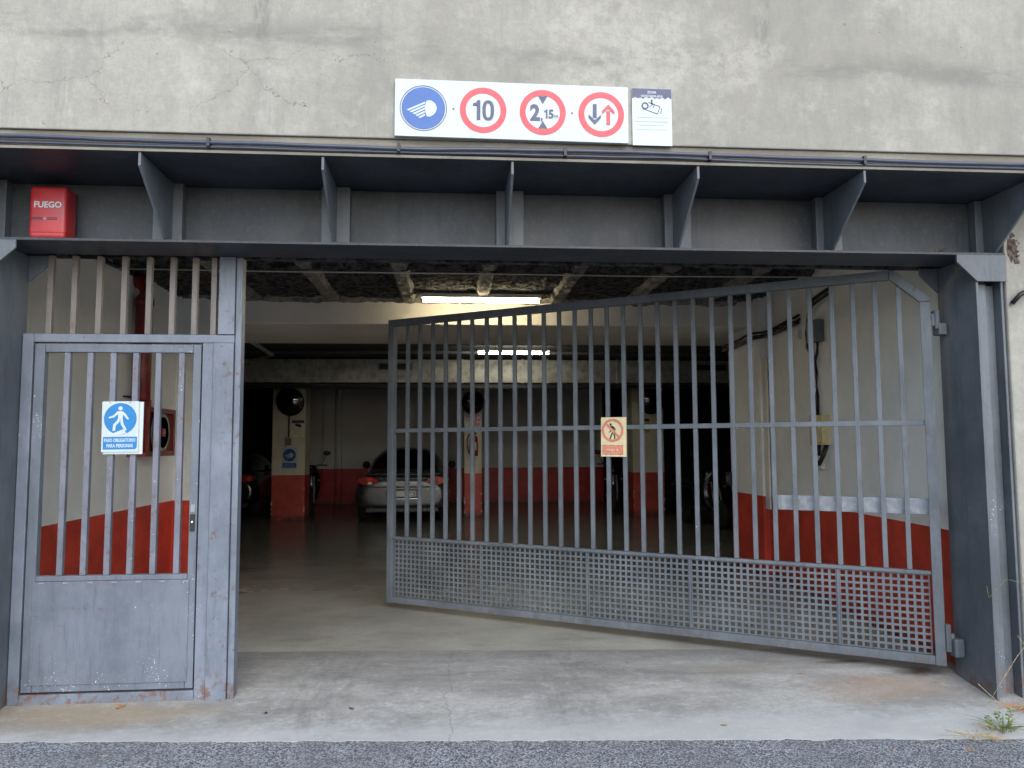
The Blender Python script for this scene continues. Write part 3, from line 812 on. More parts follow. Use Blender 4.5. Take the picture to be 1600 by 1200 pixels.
# camera notice on pillar A
def cam_symbol(cx, cz, k, y, par, m):
    P = lambda u, v: (cx + u * k, cz + v * k)
    plate([P(-.04, .9), P(.05, .9), P(.05, .3), P(-.04, .3)], y - .001, y, 'camera_mount', m, par)
    plate([P(-.85, .35), P(-.7, .55), P(-.35, .55), P(.75, .2), P(.95, .05), P(.7, -.55), P(.45, -.5), P(-.75, -.1), P(-.92, .05)], y - .001, y, 'camera_symbol', m, par)
t = empty('camera_notice', (-2.987, 10.945, 1.795), label='pale camera notice with a black header beside the mirror pole on the left pillar', cat='sign')
plate(rect(-.127, .127, -.172, .172), -.003, 0, 'board', plain('notice_cream', (.66, .64, .45), .5), t)
plate(rect(-.12, .12, .105, .165), -.0045, -.0035, 'header', M['sign_navy'], t)
cam_symbol(0, .06, .07, -.0036, t, M['black'])
for i in range(3): plate(rect(-.09, .09, -.03 - .035 * i, -.025 - .035 * i), -.0045, -.0035, 'text_line', M['sign_grey'], t)
# extinguisher sign + extinguisher
t = empty('extinguisher_sign', (.475, 11.195, 1.97), label='red and white extinguisher sign above the red fire extinguisher', cat='sign')
plate(rect(-.165, .165, -.17, .17), -.003, 0, 'board', M['sign_white'], t)
ring(-.09, .02, .035, .05, -.0045, -.0035, 'hose_symbol', M['red_ext'], t, 20)
plate(rect(-.015, .015, -.13, .13), -.0045, -.0035, 'stroke', M['red_ext'], t)
plate(rect(.04, .09, -.14, .13), -.0045, -.0035, 'body_symbol', M['red_ext'], t)
for i in range(3): plate(rect(.105, .145, -.12 + .09 * i, -.06 + .09 * i), -.0045, -.0035, 'mark', M['red_ext'], t)
t = empty('fire_extinguisher', (.50, 11.10, 1.23), label='red fire extinguisher with black hose hung on the narrow pillar', cat='fire extinguisher')
MB().lathe([(.02, .0), (.075, .0), (.082, .02), (.082, .34), (.07, .39), (.03, .42), (.025, .44)], (0, 0, 0), 'z', 24).build('cylinder', M['red_ext'], t)
MB().box(-.03, .05, -.02, .02, .44, .475).build('valve', M['black'], t, bevel=.004)
MB().tube([(-.02, 0, .46), (-.10, 0, .44), (-.135, 0, .34), (-.13, 0, .18), (-.10, -.02, .06)], .012, 8).build('hose', M['black'], t)
plate(rect(-.05, .05, .12, .28), -.0845, -.081, 'instruction_label', M['sign_white'], t)
# notice on pillar C
t = empty('yellow_notice', (4.03, 11.045, 1.83), label='small faded yellow notice with black top on the right pillar', cat='sign')
plate(rect(-.10, .10, -.14, .10), -.003, 0, 'board', plain('faded_notice_yellow', (.5, .45, .1), .6), t)
plate(rect(-.10, .10, .102, .15), -.004, 0, 'header', M['black'], t)

# ------------------------------------------------------------------ right wall fittings
def onr(y, off=0.): return 3.30 + (y - .125) * (.22 / 3.495) - off
def cableobj(pts, r, lab, m='black', cat='cable', name='cable'):
    return tag(MB().tube(pts, r, 8).build(name, M[m]), lab, cat)
for i, (dz, amp) in enumerate(((0, .0), (.035, .01), (-.032, .008))):
    pts = []
    for k in range(26):
        y = 4.7 - 2.15 * k / 25
        pts.append((onr(min(y, 3.6), .02 + .006 * i) - (.065 if y > 3.6 else 0), y, 2.645 + dz + amp * math.sin(y * 5 + i) + .012 * nz(y, i, 0, 4) + .012 * (4.7 - y)))
    cableobj(pts, .013, ('middle', 'uppermost', 'lowest')[i] + ' dark cable of the bundle along the right inner wall')
t = empty('wall_socket', (onr(2.62), 2.62, 2.53), label='small white box under the cable bundle on the right wall', cat='wall box')
MB().box(-.035, 0, -.06, .06, -.05, .05).build('case', M['white_plastic'], t, bevel=.004)
MB().box(-.040, -.036, -.04, .04, -.03, .03).build('cover', M['white_plastic'], t, bevel=.001)
t = empty('grey_junction_box', (onr(2.12), 2.12, 2.49), label='grey junction box high on the right wall with a hanging cable loop', cat='junction box')
MB().box(-.09, 0, -.09, .09, -.10, .10).build('case', M['grey_box'], t, bevel=.005)
MB().box(-.096, -.091, -.07, .07, -.08, .08).build('lid', M['grey_box'], t, bevel=.001)
t = empty('beige_control_box', (onr(2.1), 2.1, 1.575), label='beige plastic control box at mid height on the right wall', cat='control box')
MB().box(-.085, 0, -.12, .12, -.135, .135).build('case', M['beige'], t, bevel=.006)
MB().box(-.093, -.0865, -.10, .10, -.115, .115).build('lid', M['beige'], t, bevel=.002)
MB().box(-.097, -.094, -.04, .0, .02, .05).build('button', M['red_ext'], t)
t = empty('white_switch', (onr(2.17), 2.17, 1.28), label='small white switch box below the beige control box', cat='switch')
MB().box(-.04, 0, -.05, .05, -.06, .06).build('case', M['white_plastic'], t, bevel=.004)
MB().box(-.046, -.041, -.03, .03, -.035, .035).build('rocker', M['white_plastic'], t, bevel=.001)
xw = lambda y, o=.02: onr(y, o)
cableobj([(xw(2.28), 2.28, 2.86), (xw(2.30), 2.30, 2.75), (xw(2.31, .05), 2.31, 2.5), (xw(2.30, .05), 2.30, 2.36), (xw(2.24), 2.24, 2.25), (xw(2.2), 2.2, 2.1), (xw(2.19), 2.19, 1.9), (xw(2.2), 2.2, 1.71)], .018, 'thick black conduit running down the right wall to the beige box')
cableobj([(xw(2.12), 2.14, 2.39), (xw(2.12, .03), 2.13, 2.30), (xw(2.16, .04), 2.16, 2.23), (xw(2.22, .04), 2.22, 2.22), (xw(2.27, .04), 2.27, 2.28)], .014, 'short black cable loop hanging from the grey junction box')
cableobj([(xw(2.2), 2.2, 1.44), (xw(2.2), 2.2, 1.34)], .018, 'short straight black conduit between the beige box and the white switch')
cableobj([(xw(2.03), 2.03, 1.44), (xw(2.02, .05), 2.02, 1.36), (xw(2.04, .07), 2.05, 1.29), (xw(2.1, .06), 2.11, 1.265)], .020, 'bent black flexible conduit curling below the beige box')
cableobj([(xw(2.30), 2.30, 2.74), (xw(2.22, .03), 2.20, 2.80), (xw(2.1, .03), 2.05, 2.82), (xw(1.9, .03), 1.85, 2.835)], .016, 'black conduit bending away at the top of the right wall')
cableobj([(xw(2.26, .05), 2.26, 2.68), (xw(2.18, .05), 2.16, 2.74), (xw(2.0, .05), 2.0, 2.76), (xw(1.85, .05), 1.82, 2.78)], .014, 'lower black cable bending away at the top of the right wall')
cableobj([(xw(1.6, .05), 1.6, 3.02), (xw(1.3, .05), 1.35, 2.98), (xw(1.2, .05), 1.2, 3.0), (xw(1., .05), 1.0, 3.1)], .016, 'dark cable at the corner of ceiling and right wall')
t = empty('corner_guard', (3.50, 3.56, .8), label='pale strip on the corner of the right wall beside the cables', cat='corner strip')
MB().box(-.02, .0, -.05, .056, -.06, 1.6).build('strip', M['white_paint'], t, bevel=.002)
MB().box(-.026, -.021, -.05, .05, -.06, .06).build('tag_plate', M['sign_white'], t)
t = empty('wall_call_box', (3.455, 4.5, 1.02), label='small black box on the far edge of the right wall', cat='wall box')
MB().box(-.08, 0, -.06, .06, -.07, .09).build('case', M['black'], t, bevel=.005)
MB().box(-.085, -.081, -.03, .03, -.02, .05).build('cover', M['grey_box'], t)

# ------------------------------------------------------------------ left wall fittings
t = empty('fire_riser_pipe', (-2.845, 2.68, 1.3), label='thick dark red fire riser pipe on the left inner wall', cat='pipe')
MB().tube([(0, 0, .1), (0, 0, .9), (0, 0, 1.55), (-.01, .02, 1.66), (-.06, .04, 1.71), (-.11, .05, 1.715)], [.075, .075, .075, .073, .07, .07], 18).build('pipe', M['red_pipe'], t)
MB().lathe([(.083, -.03), (.083, .03)], (0, 0, 1.5), 'z', 18).build('collar', M['red_pipe'], t)
MB().lathe([(.083, -.03), (.083, .03)], (0, 0, .55), 'z', 18).build('collar', M['red_pipe'], t)
MB().box(-.11, -.06, -.16, .02, .60, .615).build('clamp', M['black'], t)
t = empty('hose_cabinet', (-2.95, 3.0, 1.36), label='faded red fire hose cabinet with glass front on the left inner wall', cat='fire hose cabinet')
b = MB(); b.box(0, .17, -.36, -.345, 0, .46); b.box(0, .17, .345, .36, 0, .46); b.box(0, .17, -.345, .345, 0, .015); b.box(0, .17, -.345, .345, .445, .46); b.box(0, .01, -.345, .345, .015, .445)
b.build('case', M['red_faded'], t, bevel=.002)
b = MB(); b.box(.171, .185, -.36, -.31, 0, .46); b.box(.171, .185, .31, .36, 0, .46); b.box(.171, .185, -.31, .31, 0, .045); b.box(.171, .185, -.31, .31, .415, .46)
b.build('door_frame', M['red_pipe'], t, bevel=.002)
for r_ in (.20, .174, .148, .122, .096): MB().lathe([(r_ - .022, .125), (r_, .13), (r_, .15), (r_ - .022, .155)], (0, .11, .23), 'x', 30).build('hose_coil', M['hose'], t)
MB().lathe([(.01, .112), (.205, .112), (.205, .12), (.01, .12)], (0, .11, .23), 'x', 30).build('reel_disc', M['galv'], t)
MB().box(.13, .165, .07, .15, .19, .27).build('hub', M['red_ext'], t)
# ceiling-corner cables on the left
cableobj([(-2.93, .7, 3.0), (-2.93, 1.3, 3.02), (-2.92, 2.1, 3.03), (-2.92, 2.9, 3.06)], .02, 'dark cable in the upper corner of the left inner wall')

# ------------------------------------------------------------------ facade fittings
def cab(z0, y, r, ph, lab, dips):
    pts = []
    for k in range(121):
        x = -4.2 + 9.0 * k / 120
        z = z0 + .004 * math.sin(x * 1.7 + ph) + .004 * nz(x, ph, 0, 1.6) - .008 * (x + 2.3) / 5.5
        for (c, w_, dd) in dips: z += dd * math.exp(-((x - c) / w_) ** 2)
        pts.append((x, y, z))
    return cableobj(pts, r, lab, 'cable')
c1 = cab(3.034, -.722, .012, 0., 'thick dark cable running along the top of the steel lintel', ((-.1, .5, -.006), (.9, .3, .004)))
c2 = cab(3.010, -.716, .007, 1.3, 'thinner dark cable just under the thick one along the top of the lintel', ((-.4, .5, -.006), (1.3, .3, .008)))
for i, x in enumerate((-1.25, -.27, .62, 1.42, 2.3, 3.3)):
    MB().box(x - .008, x + .008, -.738, -.697, 3.003 - .0014 * x, 3.049 - .0014 * x).build('clip', M['black'], c1)

# sign panel
sg = empty('garage_sign_panel', (.338, -.73, 3.238), label='long white garage sign panel with four round traffic symbols above the gate', cat='sign')
sg.rotation_euler = (0, R(.35), 0)
plate(rect(-.629, .629, -.155, .158), -.008, .012, 'board', M['sign_white'], sg, bevel=.0015)
yb = -.0085
C = [-.478, -.160, .161, .480]
ring(C[0], 0, .121, .1245, yb - .0015, yb, 'outer_line', M['sign_navy'], sg, 60)
lights_symbol(C[0], 0, .115, yb, sg, M['sign_blue'])
for c in C[1:]:
    ring(c, 0, .093, .125, yb - .0015, yb, 'red_ring', M['sign_red'], sg, 60)
def one(cx, cz, h, nm='digit'):
    plate([(cx + .02*h, cz - h/2), (cx + .19*h, cz - h/2), (cx + .19*h, cz + h/2), (cx + .05*h, cz + h/2), (cx - .02*h, cz + .38*h), (cx - .17*h, cz + .34*h), (cx - .17*h, cz + .22*h), (cx + .02*h, cz + .22*h)], yb - .0028, yb - .0016, nm, M['sign_navy'], sg)
def zero(cx, cz, h):
    b = MB(); n = 40; vs = []; fs = []
    def se(rx, rz_, t):
        c_, s_ = math.cos(t), math.sin(t); return (cx + rx * math.copysign(abs(c_) ** .8, c_), cz + rz_ * math.copysign(abs(s_) ** .8, s_))
    for y in (yb - .0028, yb - .0016):
        for (rx, rz_) in ((.29 * h, .51 * h), (.125 * h, .37 * h)):
            for k in range(n):
                p_ = se(rx, rz_, 2 * math.pi * k / n); vs.append((p_[0], y, p_[1]))
    for k in range(n):
        j = (k + 1) % n
        fs += [(k, j, n + j, n + k), (2*n + k, 3*n + k, 3*n + j, 2*n + j), (k, 2*n + k, 2*n + j, j), (n + k, n + j, 3*n + j, 3*n + k)]
    b.faces(vs, fs).build('digit', M['sign_navy'], sg)
one(C[1] - .036, 0, .108); zero(C[1] + .027, 0, .108)
text('2', C[2] - .042, -.002, yb - .002, .092, M['sign_navy'], sg, width=.054, off=.04)
text(',', C[2] - .006, -.042, yb - .002, .024, M['sign_navy'], sg, width=.010, off=.03)
one(C[2] + .016, -.008, .050); text('5', C[2] + .045, -.008, yb - .002, .050, M['sign_navy'], sg, width=.028, off=.035)
text('m', C[2] + .073, -.022, yb - .002, .016, M['sign_navy'], sg, width=.021, off=.0)
for sgn in (1, -1):
    plate([(C[2] - .024, sgn * .089), (C[2] + .024, sgn * .089), (C[2], sgn * .048)], yb - .0028, yb - .0016, 'height_arrow', M['sign_navy'], sg)
def arrow(cx, up, m, nm):
    s = 1 if up else -1
    plate([(cx - .010, -s * .056), (cx + .010, -s * .056), (cx + .010, s * .02), (cx - .010, s * .02)], yb - .003, yb - .0018, nm, m, sg)
    plate([(cx, s * .057), (cx + .034, s * .020), (cx + .034, s * .002), (cx, s * .034), (cx - .034, s * .002), (cx - .034, s * .020)], yb - .0032, yb - .0031, nm, m, sg)
arrow(C[3] - .036, False, M['sign_navy'], 'down_arrow')
arrow(C[3] + .038, True, M['sign_red'], 'up_arrow')
for x in (-.319, .320): plate(disc(x, .002, .0055, 14), -.011, -.0085, 'screw', M['grey_box'], sg)

# camera warning sheet
t = empty('camera_warning_sheet', (1.102, -.722, 3.236), label='small white camera warning sheet with dark header right of the long sign', cat='sign')
plate(rect(-.110, .110, -.160, .160), -.002, .006, 'sheet', M['sign_white'], t)
hd = [(-.109, .159), (.109, .159), (.109, .104)] + [(.105 - .0151 * i, .098 + (.010 if i % 2 else 0) + .008 * random.random()) for i in range(14)] + [(-.109, .104)]
plate(hd, -.0035, -.0025, 'header', M['sign_navy'], t)
text('ZONA', 0, .139, -.004, .015, M['sign_white'], t, width=.05, off=.02)
text('VIDEOVIGILADA', 0, .117, -.004, .013, M['sign_white'], t, width=.125, off=.02)
plate([(-.006, .098), (.004, .098), (.004, .072), (-.006, .072)], -.0035, -.0025, 'camera_mount', M['sign_navy'], t)
ring(-.038, .062, .012, .020, -.0035, -.0025, 'lens_outline', M['sign_navy'], t, 20)
b = MB()
for (p, q) in (((-.05, .045), (.03, .018)), ((.03, .018), (.045, .058)), ((-.02, .082), (.045, .060)), ((-.015, .055), (.01, .075)), ((.005, .05), (.015, .07)), ((.048, .02), (.054, .05))):
    d_ = Vector((q[0] - p[0], q[1] - p[1])).normalized(); n_ = Vector((-d_.y, d_.x)) * .002
    b.prism([(p[0] - n_.x, p[1] - n_.y), (q[0] - n_.x, q[1] - n_.y), (q[0] + n_.x, q[1] + n_.y), (p[0] + n_.x, p[1] + n_.y)], 'y', -.0035, -.0025)
b.build('camera_outline', M['sign_navy'], t)
for z, wd, s in ((-.004, .17, 'LE INFORMAMOS QUE ESTA ZONA'), (-.027, .19, 'CONTROLADA POR CAMARAS DE SEGURIDAD'), (-.047, .14, 'PARA SU PROTECCION'), (-.072, .17, 'PUEDE EJERCER SUS DERECHOS')):
    text(s, -.003, z, -.003, .0068, M['sign_grey'], t, width=wd)

# FUEGO alarm box
t = empty('fire_alarm_box', (-2.252, -.165, 2.616), label='red plastic fire alarm box marked FUEGO on the lintel web', cat='alarm')
o = MB().box(-.101, .101, -.135, 0, .02, .302).build('housing', M['red_box'], t, bevel=.022, seg=5)
for p in o.data.polygons: p.use_smooth = True
MB().box(-.098, .098, -.133, -.004, .001, .055).build('lower_cover', M['red_box'], t, bevel=.02, seg=4)
text('FUEGO', .003, .195, -.1365, .036, M['sign_white'], t, width=.148, off=.03)
for z in (.119, .111):
    MB().box(-.085, -.025, -.1375, -.1355, z - .0018, z + .0018).build('slot', M['black'], t)
    MB().box(.002, .055, -.1375, -.1355, z - .0018, z + .0018).build('slot', M['black'], t)
MB().lathe([(.0, 0), (.008, 0), (.008, -.002), (0, -.002)], (-.011, -.135, .115), 'y', 12).build('lamp', M['sign_grey'], t)

# blue pedestrian sign + spare sheet behind
def person_symbol(cx, cz, k, y, m, par, faceleft=True):
    P = lambda u, v: (cx + u * k, cz + v * k)
    q = lambda pts, nm: plate([P(*p) for p in pts], y - .001, y, nm, m, par)
    q(disc(0, .66, .13, 18), 'head_symbol')
    q([(-.17, .48), (.14, .48), (.17, .30), (.15, -.02), (-.13, -.04), (-.14, .28)], 'torso_symbol')
    y2 = .0002
    def q2(pts, nm): return plate([P(*p) for p in pts], y - .0013, y - .0003, nm, m, par)
    q2([(-.17, .48), (-.10, .34), (-.36, .10), (-.68, .02), (-.70, .12), (-.42, .22)], 'arm_symbol')
    q2([(.14, .48), (.34, .30), (.54, -.02), (.44, -.08), (.26, .16), (.13, .30)], 'arm_symbol')
    q2([(-.13, .0), (.04, .0), (-.06, -.22), (-.26, -.42), (-.30, -.76), (-.46, -.76), (-.42, -.36), (-.22, -.14)], 'leg_symbol')
    q2([(-.02, .0), (.15, .0), (.20, -.30), (.42, -.70), (.30, -.78), (.05, -.36)], 'leg_symbol')
t = empty('pedestrian_sign', (-1.934, -.006, 1.571), label='blue and white sign reading PASO OBLIGATORIO PARA PERSONAS tied to the door bars', cat='sign')
t.rotation_euler = (0, R(-.6), 0)
plate(rect(-.105, .105, -.149, .149), -.004, -.001, 'board', M['sign_white'], t, bevel=.0005)
plate([(p[0], p[1]) for p in disc(0, .046, .093)], -.0052, -.0042, 'blue_disc', M['sign_cyan'], t)
person_symbol(0, .046, .093, -.0053, M['sign_white'], t)
plate([(-.055, -.045), (.02, -.015), (.037, -.038), (-.01, -.052), (-.035, -.056)], -.0067, -.0063, 'crossing_symbol', M['sign_white'], t)
plate([(-.096, -.134), (.088, -.134), (.097, -.122), (.097, -.060), (-.096, -.060)], -.0052, -.0042, 'blue_band', M['sign_cyan'], t)
text('PASO OBLIGATORIO', 0, -.080, -.0055, .021, M['sign_white'], t, width=.178, off=.03)
text('PARA PERSONAS', 0, -.112, -.0055, .021, M['sign_white'], t, width=.15, off=.03)
for x in (-.06, .055):
    plate(disc(x, .141, .004, 10), -.0055, -.0042, 'rivet', M['grey_box'], t)
t = tag(plate(rect(-2.03, -1.806, 1.409, 1.718), -.0035, .001, 'blank_sheet', M['sign_white'], None), 'blank white sheet sticking out behind the blue pedestrian sign', 'sign')

# yellow no pedestrians sign on gate
t = empty('no_pedestrians_sign', (0, 0, 0), label='faded yellow sign with a crossed-out walking figure on the big gate', cat='sign')
hinge = Vector((3.1186, 0, 0)); dirv = Vector((-math.cos(TH), math.sin(TH), 0)); nrm = Vector((-math.sin(TH), -math.cos(TH), 0))
pc = hinge + dirv * 2.191 + nrm * .022
t.location = (pc.x, pc.y, 1.511); t.rotation_euler = (0, R(.6), -TH)
plate(rect(-.104, .104, -.152, .152), -.003, 0, 'board', M['sign_yellow'], t, bevel=.0005)
ring(-.008, .050, .070, .090, -.0045, -.0035, 'red_ring', M['sign_orange'], t, 48)
cx, cz = -.008, .050
P = lambda u, v: (cx + u * .09, cz + v * .09)
def qq(pts, nm): return plate([P(*p) for p in pts], -.0045, -.0035, nm, M['black'], t)
qq(disc(-.17, .52, .10, 14), 'head_symbol')
qq([(-.20, .42), (-.02, .40), (.16, .02), (.14, -.14), (-.06, -.10), (-.14, .16)], 'torso_symbol')
qq([(-.02, .40), (.16, .30), (.27, .14), (.26, -.04), (.20, -.04), (.18, .10), (.04, .22)], 'arm_symbol')
qq([(-.14, .10), (-.20, -.02), (-.38, -.16), (-.34, -.20), (-.12, -.08)], 'arm_symbol')
qq([(-.06, -.16), (.06, -.16), (-.18, -.74), (-.30, -.74)], 'leg_symbol')
qq([(.02, -.16), (.14, -.14), (.25, -.48), (.26, -.72), (.14, -.74), (.14, -.5)], 'leg_symbol')
plate([P(-.66, .52), P(-.52, .66), P(.62, -.48), P(.48, -.62)], -.0056, -.0047, 'slash', M['sign_orange'], t)
plate(rect(-.092, .078, -.138, -.062), -.0045, -.0035, 'red_band', M['sign_orange'], t)
text('PROHIBIDO EL', -.008, -.076, -.005, .013, M['sign_orange2'], t, width=.13)
text('PASO A', -.008, -.100, -.005, .018, M['sign_yellow'], t, width=.10, off=.02)
text('PEATONES', -.008, -.125, -.005, .013, M['sign_orange2'], t, width=.13)
for x in (-.062, .058): plate(disc(x, -.136, .004, 10), -.0058, -.0048, 'rivet', M['black'], t)

# ------------------------------------------------------------------ cars
def car(name, loc, rz, paint, lab, cat, plate_text, coupe=True):
    t = empty(name, loc, rz, label=lab, cat=cat)
    W = .90
    # stations along y (0 = rear bumper face); each a half profile (x,z) from bottom centre to top centre
    def prof(w, zb, zbelt, ztop, rnd=1.):
        return [(0, zb), (w * .72, zb), (w * .93, zb + .04), (w * .995, zb + .16), (w, zb + (zbelt - zb) * .55), (w * .965, zb + (zbelt - zb) * .8), (w * .88, zbelt), (w * .6, ztop), (w * .3, ztop + .006), (0, ztop + .008)]
    st = [(.0, prof(.70, .34, .70, .76)), (.015, prof(.78, .30, .74, .84)), (.10, prof(.86, .27, .80, .92)), (.26, prof(.89, .24, .86, .985)), (.6, prof(.905, .22, .90, 1.0)),
          (1.2, prof(.91, .20, .91, .98)), (2.2, prof(.905, .20, .92, .95)), (3.1, prof(.90, .20, .88, .92)), (3.7, prof(.88, .22, .80, .82)), (4.05, prof(.80, .26, .66, .70)), (4.18, prof(.66, .34, .56, .60))]
    b = MB(); prev = None
    for (y, pr) in st:
        row = [b.bm.verts.new((x, y, z)) for x, z in pr] + [b.bm.verts.new((-x, y, z)) for x, z in pr[-2:0:-1]]
        n = len(row)
        if prev:
            for k in range(n): b.bm.faces.new((prev[k], prev[(k + 1) % n], row[(k + 1) % n], row[k]))
        else: b.bm.faces.new(row[::-1])
        prev = row
    b.bm.faces.new(prev)
    for f in b.bm.faces: f.smooth = True
    b.build('body', paint, t, subsurf=2)
    # cabin
    b = MB(); prev = None
    cb = [(.55, .60, .62, 1.0), (.95, .66, .60, 1.22), (1.5, .70, .57, 1.40), (2.0, .71, .56, 1.42), (2.5, .72, .58, 1.33), (3.05, .70, .62, .95)]
    for (y, wb, wt, zt) in cb:
        zb_ = .93; wt = wt * (.92 if zt > 1.1 else 1.)
        h = [(wb + .08, zb_), (wb + .05, zb_ + (zt - zb_) * .35), (wt + .02, zt - .05 * (zt > 1.1)), (wt * .6, zt), (0, zt + .01)]
        row = [b.bm.verts.new((x, y, z)) for x, z in h] + [b.bm.verts.new((-x, y, z)) for x, z in h[-2::-1]]
        if prev:
            for k in range(len(row) - 1): b.bm.faces.new((prev[k], prev[k + 1], row[k + 1], row[k]))
        prev = row
    for f in b.bm.faces: f.smooth = True
    b.build('cabin', M['glass'], t, subsurf=1)
    # tail lamps (ovals)
    for s in (-1, 1):
        def oval(cx, cz, rx, rz_, y0, y1, m, par, nm):
            vs = []
            return plate([(cx + rx * math.cos(a), cz + rz_ * math.sin(a)) for a in [2 * math.pi * k / 24 for k in range(24)]], y0, y1, nm, m, par, bevel=.006)
        o = oval(s * .64, .795, .185, .078, -.012, .16, M['tail_red'], t, 'tail_lamp')
        oval(s * .60, .815, .055, .038, -.018, -.013, M['tail_bright'] if s < 0 else M['tail_red'], o, 'bright_segment')
        oval(s * .72, .795, .06, .045, -.018, -.013, M['tail_red'] if s < 0 else M['tail_amber'], o, 'amber_segment')
        if s < 0: plate(rect(-.635, -.565, .735, .775), -.018, -.013, 'reverse_segment', M['plate'], o)
        # wheels
        for y in (.75, 3.35):
            wh = MB().lathe([(.2, -.1), (.30, -.1), (.315, -.07), (.315, .07), (.30, .1), (.2, .1)], (s * .78, y, .315), 'x', 28).build('wheel', M['tyre'], t)
            MB().lathe([(.02, s * .10), (.19, s * .105), (.2, s * .09)], (s * .78, y, .315), 'x', 24).build('rim', M['chrome'], wh)
        # door mirrors
        MB().lathe([(.01, -.06), (.07, -.04), (.085, 0), (.07, .04), (.01, .06)], (s * .93, 2.5, 1.03), 'y', 16).build('door_mirror', M['black'], t)
    MB().box(-.62, .62, -.012, .02, .665, .69).build('bumper_groove', M['black'], t, bevel=.004)
    MB().box(-.46, .46, -.010, .03, .82, .845).build('boot_highlight', paint, t, bevel=.008)
    MB().box(-.70, .70, .0, .14, .905, .925).build('boot_lip', paint, t, bevel=.008)
    p = MB().box(-.30, .30, -.022, .0, .475, .635).build('plate_recess', M['black'], t, bevel=.006)
    MB().box(-.26, .26, -.028, -.023, .500, .610).build('number_plate', M['plate'], p, bevel=.002)
    MB().box(-.258, -.218, -.030, -.0285, .502, .608).build('blue_band', M['sign_blue'], p)
    if plate_text: text(plate_text, .19, .553, -.0295, .075, M['black'], p, width=.10, off=.0)
    MB().box(-.28, .28, -.024, .0, .455, .468).build('plate_trim', M['chrome'], t, bevel=.003)
    for x in (.42, .5): MB().lathe([(.028, -.02), (.034, -.02), (.034, .2), (.028, .2)], (x, 0, .26), 'y', 16).build('exhaust', M['grey_box'], t)
    MB().box(-.68, .68, .05, .2, .2, .3).build('under_tray', M['black'], t, bevel=.02)
    return t
car('parked_car', (-.87, 9.95, 0), 0, M['car_silver'], 'silver coupe with red oval tail lamps parked between two pillars', 'car', 'CB')
car('parked_car', (-4.75, 11.4, 0), R(4), M['car_black'], 'black car in the dark bay left of the left pillar', 'car', '')

# ------------------------------------------------------------------ scooters
def scooter(loc, rz, lab, paint):
    t = empty('motor_scooter', loc, rz, label=lab, cat='scooter', group='scooters parked between the pillars')
    for y in (.0, 1.25):
        wh = MB().lathe([(.15, -.05), (.21, -.055), (.245, -.03), (.25, 0), (.245, .03), (.21, .055), (.15, .05)], (0, y, .25), 'x', 24).build('wheel', M['tyre'], t)
        MB().lathe([(.02, -.04), (.15, -.045), (.15, .045), (.02, .04)], (0, y, .25), 'x', 20).build('rim', M['galv'], wh)
    for s in (-1, 1): MB().tube([(s * .075, 0, .25), (s * .075, .10, .55), (s * .06, .17, .80)], .018, 8).build('fork', M['galv'], t)
    b = MB(); prev = None                                   # front shield
    for (z, w_, y) in ((.30, .10, .02), (.42, .17, .14), (.60, .20, .20), (.80, .19, .18), (.95, .14, .15), (1.04, .08, .17)):
        row = [b.bm.verts.new((w_ * a, y + .09 * a * a, z)) for a in (-1, -.6, -.2, .2, .6, 1)]
        if prev:
            for k in range(5): b.bm.faces.new((prev[k], prev[k + 1], row[k + 1], row[k]))
        prev = row
    for f in b.bm.faces: f.smooth = True
    o = b.build('front_shield', paint, t, subsurf=1); m = o.modifiers.new('s', 'SOLIDIFY'); m.thickness = .05
    MB().lathe([(.02, -.07), (.07, -.06), (.085, 0), (.06, .06)], (0, .13, .90), 'y', 20).build('headlamp', M['glass'], t)
    MB().tube([(-.34, .30, 1.03), (-.2, .25, 1.04), (0, .22, 1.0), (.2, .25, 1.04), (.34, .30, 1.03)], .014, 8).build('handlebar', M['black'], t)
    for s in (-1, 1):
        MB().tube([(s * .22, .25, 1.04), (s * .27, .23, 1.16), (s * .31, .23, 1.24)], .007, 6).build('mirror_stem', M['black'], t)
        o = MB().lathe([(.01, -.015), (.055, -.012), (.065, .005), (.01, .02)], (0, 0, 0), 'y', 16).build('mirror', M['black'], t)
        o.location = (s * .33, .23, 1.29); o.scale = (1.25, 1, .8)
        MB().lathe([(.01, -.02), (.022, -.015), (.02, .03), (.005, .04)], (s * .17, .12, .72), 'y', 12).build('turn_signal', M['tail_amber'], t)
    MB().prism([(.22, .30), (1.0, .28), (1.0, .36), (.22, .36)], 'x', -.15, .15).build('foot_board', M['black'], t, bevel=.02)
    b = MB(); b.prism([(.62, .36), (1.45, .45), (1.55, .68), (1.4, .74), (.75, .72), (.62, .6)], 'x', -.15, .15); b.build('rear_body', paint, t, bevel=.05, seg=3)
    b = MB(); b.prism([(.72, .73), (1.40, .75), (1.36, .82), (.78, .80)], 'x', -.13, .13); b.build('seat', M['black'], t, bevel=.03, seg=3)
    return t
scooter((-2.93, 12.1, 0), R(8), 'dark scooter half hidden behind the left pillar, one mirror showing', M['car_black'])
scooter((3.48, 11.6, 0), R(-10), 'dark scooter left of the right pillar, behind the yellow sign', M['car_black'])
scooter((4.62, 8.3, 0), R(12), 'dark scooter with silver trim at the end of the right wall', M['car_black'])

